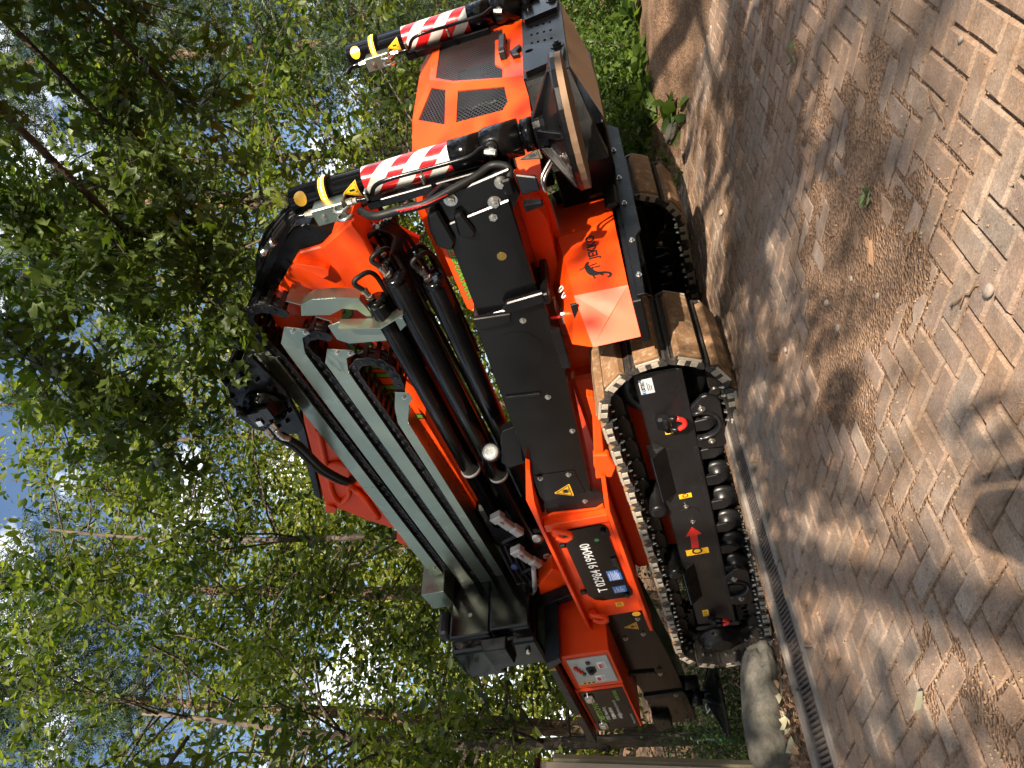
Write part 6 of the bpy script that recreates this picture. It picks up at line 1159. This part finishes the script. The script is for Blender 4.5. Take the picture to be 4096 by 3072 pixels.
for x, y, l, a, lb in tw:
    P = [(t * l * math.cos(a) + rnd.uniform(-0.006, 0.006), t * l * math.sin(a) + rnd.uniform(-0.006, 0.006), 0.006 + 0.006 * math.sin(t * 5)) for t in np.linspace(-0.5, 0.5, 7)]
    b = MB().tube(P, 0.0028, 5).tube([P[3], (P[3][0] + 0.03 * math.cos(a + 0.8), P[3][1] + 0.03 * math.sin(a + 0.8), 0.012)], 0.002, 4); o = b.build('twig', TWIGM); o.location = (x, y, gp(x, y)); tag(o, lb, 'twig')
b = MB()
for dx, dy, a, l in ((0, 0, 0.3, 0.045), (0.035, 0.02, 0.8, 0.035)): b.hexa([(dx - l * math.cos(a) - 0.012, dy - l * math.sin(a), 0.002), (dx + l * math.cos(a), dy + l * math.sin(a) - 0.01, 0.002), (dx + l * math.cos(a), dy + l * math.sin(a) + 0.012, 0.004), (dx - l * math.cos(a), dy - l * math.sin(a) + 0.018, 0.002), (dx - l * 0.8 * math.cos(a), dy - l * 0.8 * math.sin(a), 0.018), (dx + l * 0.9 * math.cos(a), dy + l * 0.9 * math.sin(a) - 0.006, 0.013), (dx + l * 0.9 * math.cos(a), dy + l * 0.9 * math.sin(a) + 0.008, 0.013), (dx - l * 0.8 * math.cos(a), dy - l * 0.8 * math.sin(a) + 0.012, 0.02)], 0.002)
o = b.build('wood_chip', TWIGM); o.location = (0.418, 2.517, gp(0.418, 2.517)); tag(o, 'split brown wood chip in the soil patch', 'wood chip')
b = MB(); b.lathe((0, 0, 0.016), (0, 1, 0), [(-0.025, 0.004), (-0.02, 0.011), (0.0, 0.016), (0.016, 0.012), (0.026, 0.004)], 10, None, False)
for k in range(60): t = k / 60; a = k * 2.4; rr = 0.016 * math.sin(math.pi * (0.1 + 0.85 * t)); p = Vector((rr * math.cos(a), -0.024 + 0.048 * t, 0.016 + rr * math.sin(a))); b.hexa([p + Vector((-0.004, -0.003, 0)), p + Vector((0.004, -0.003, 0)), p + Vector((0.004, 0.003, 0)), p + Vector((-0.004, 0.003, 0)), p * 1.0 + Vector((0.006 * math.cos(a) - 0.003, -0.001, 0.006 * math.sin(a))), p + Vector((0.006 * math.cos(a) + 0.003, -0.001, 0.006 * math.sin(a))), p + Vector((0.006 * math.cos(a) + 0.003, 0.002, 0.006 * math.sin(a))), p + Vector((0.006 * math.cos(a) - 0.003, 0.002, 0.006 * math.sin(a)))])
o = b.build('pine_cone', TWIGM); o.location = (0.126, 3.65, gp(0.126, 3.65)); tag(o, 'small brown cone lying before the near track', 'cone')
# grit and crumbs of soil scattered over joints
n = 16000; u = GRIT.random(n); yy = 1.0 + 5.2 * u ** 1.3; xx = (GRIT.random(n) - 0.5) * 1.25 * yy + 0.1; dn = relief(xx, yy) + 0.18 * GRIT.random(n); kp = dn > 0.50; xx, yy = xx[kp], yy[kp]; n = len(xx)
zz = G(xx, yy) + 0.001; s = 0.0016 + 0.0034 * GRIT.random(n) ** 3; T = np.array([(1, 0, 0), (-0.5, 0.87, 0), (-0.5, -0.87, 0), (0, 0, 1.3)]); an = GRIT.random(n) * 6.28
W = np.zeros((n, 4, 3)); W[:, :, 0] = xx[:, None] + s[:, None] * (T[:, 0] * np.cos(an)[:, None] - T[:, 1] * np.sin(an)[:, None]); W[:, :, 1] = yy[:, None] + s[:, None] * (T[:, 0] * np.sin(an)[:, None] + T[:, 1] * np.cos(an)[:, None]); W[:, :, 2] = zz[:, None] + s[:, None] * T[:, 2]
Fq = np.array([(0, 1, 3), (1, 2, 3), (2, 0, 3)]); me = D.meshes.new('grit'); me.from_pydata(W.reshape(-1, 3).tolist(), [], (Fq[None] + (np.arange(n) * 4)[:, None, None]).reshape(-1, 3).tolist())
GRM = pm('grit_grains', (0.24, 0.165, 0.105), 0.9, var=0.5, nscale=60, spec=0.1); me.materials.append(GRM); tag(link('grit', me), 'loose grit and crumbs of soil scattered over the paving', 'grit', kind='stuff')
# dry leaf litter on the bed by the boulder
n = 700; lx_ = -1.62 + GRIT.normal(size=n) * 0.26; ly_ = 3.45 + GRIT.normal(size=n) * 0.32; of = (lx_ - CH0.x) * CHN.x + (ly_ - CH0.y) * CHN.y; kp = of > 0.055; lx_, ly_ = lx_[kp], ly_[kp]
LITTER = leafmat('dry_litter', (0.09, 0.05, 0.028), (0.24, 0.14, 0.075), (1, 1, 1), 0.1); tag(link('leaf_litter', leaf_mesh('leaf_litter', 'simple', np.stack([lx_, ly_, G(lx_, ly_) + 0.004], -1), 0.03, np.random.default_rng(3), LITTER, 0.0, 1.5, 0.5)), 'dry brown litter on the bed between drain and boulder', 'litter', kind='stuff')

# ------------------------------------------------------------------ the photographer, crouching behind the phone; only the head's shadow shows
def person(loc, rz):
    verts = {'pelvis': (0, -0.42, 0.36, 0.13), 'spine': (0, -0.38, 0.52, 0.125), 'chest': (0, -0.27, 0.72, 0.135), 'neck': (0, -0.20, 0.86, 0.058), 'headb': (0, -0.17, 0.95, 0.082), 'headt': (0, -0.17, 1.07, 0.085),
             'shl': (-0.17, -0.26, 0.78, 0.065), 'ell': (-0.22, -0.10, 0.66, 0.045), 'wrl': (-0.10, 0.0, 0.84, 0.03), 'shr': (0.17, -0.26, 0.78, 0.065), 'elr': (0.22, -0.10, 0.66, 0.045), 'wrr': (0.10, 0.0, 0.84, 0.03),
             'hil': (-0.10, -0.40, 0.34, 0.095), 'knl': (-0.16, -0.06, 0.46, 0.068), 'anl': (-0.14, -0.28, 0.10, 0.045), 'tol': (-0.15, -0.10, 0.05, 0.04), 'hir': (0.10, -0.40, 0.34, 0.095), 'knr': (0.16, -0.06, 0.46, 0.068), 'anr': (0.14, -0.28, 0.10, 0.045), 'tor': (0.15, -0.10, 0.05, 0.04)}
    edges = ['pelvis spine', 'spine chest', 'chest neck', 'neck headb', 'headb headt', 'chest shl', 'shl ell', 'ell wrl', 'chest shr', 'shr elr', 'elr wrr', 'pelvis hil', 'hil knl', 'knl anl', 'anl tol', 'pelvis hir', 'hir knr', 'knr anr', 'anr tor']
    for s, wv in ((-1, 'wrl'), (1, 'wrr')):
        verts[wv + 'p'] = (s * 0.085, 0.03, 0.89, 0.026); edges.append(wv + ' ' + wv + 'p')
        for k in range(5): verts[wv + 'f%d' % k] = (s * (0.07 - 0.012 * (k == 4)), 0.045 + 0.012 * (k % 2), 0.90 + 0.018 * k, 0.009); edges.append(wv + 'p ' + wv + 'f%d' % k)
    verts = {k: (v[0] * 1.0, v[1], v[2] * 1.085, v[3]) for k, v in verts.items()}; ids = {k: i for i, k in enumerate(verts)}; me = D.meshes.new('person'); me.from_pydata([v[:3] for v in verts.values()], [tuple(ids[a] for a in e.split()) for e in edges], []); o = link('person', me)
    md = o.modifiers.new('skin', 'SKIN'); ly = me.skin_vertices[0] if me.skin_vertices else None
    if ly is None:
        bpy.context.view_layer.objects.active = o; o.select_set(True); bpy.ops.object.mode_set(mode='OBJECT'); bpy.ops.mesh.customdata_skin_add(); ly = me.skin_vertices[0]
    for i, v in enumerate(verts.values()): ly.data[i].radius = (v[3], v[3]); ly.data[i].use_root = (i == 0)
    o.modifiers.new('sub', 'SUBSURF').levels = 2; o.modifiers['sub'].render_levels = 2; me.materials.append(CLOTH); o.location = loc; o.rotation_euler = (0, 0, rz); tag(o, 'person crouching behind the phone, seen only as a head shadow', 'person'); return o
person((0.04, -0.14, 0.0), 0.0)
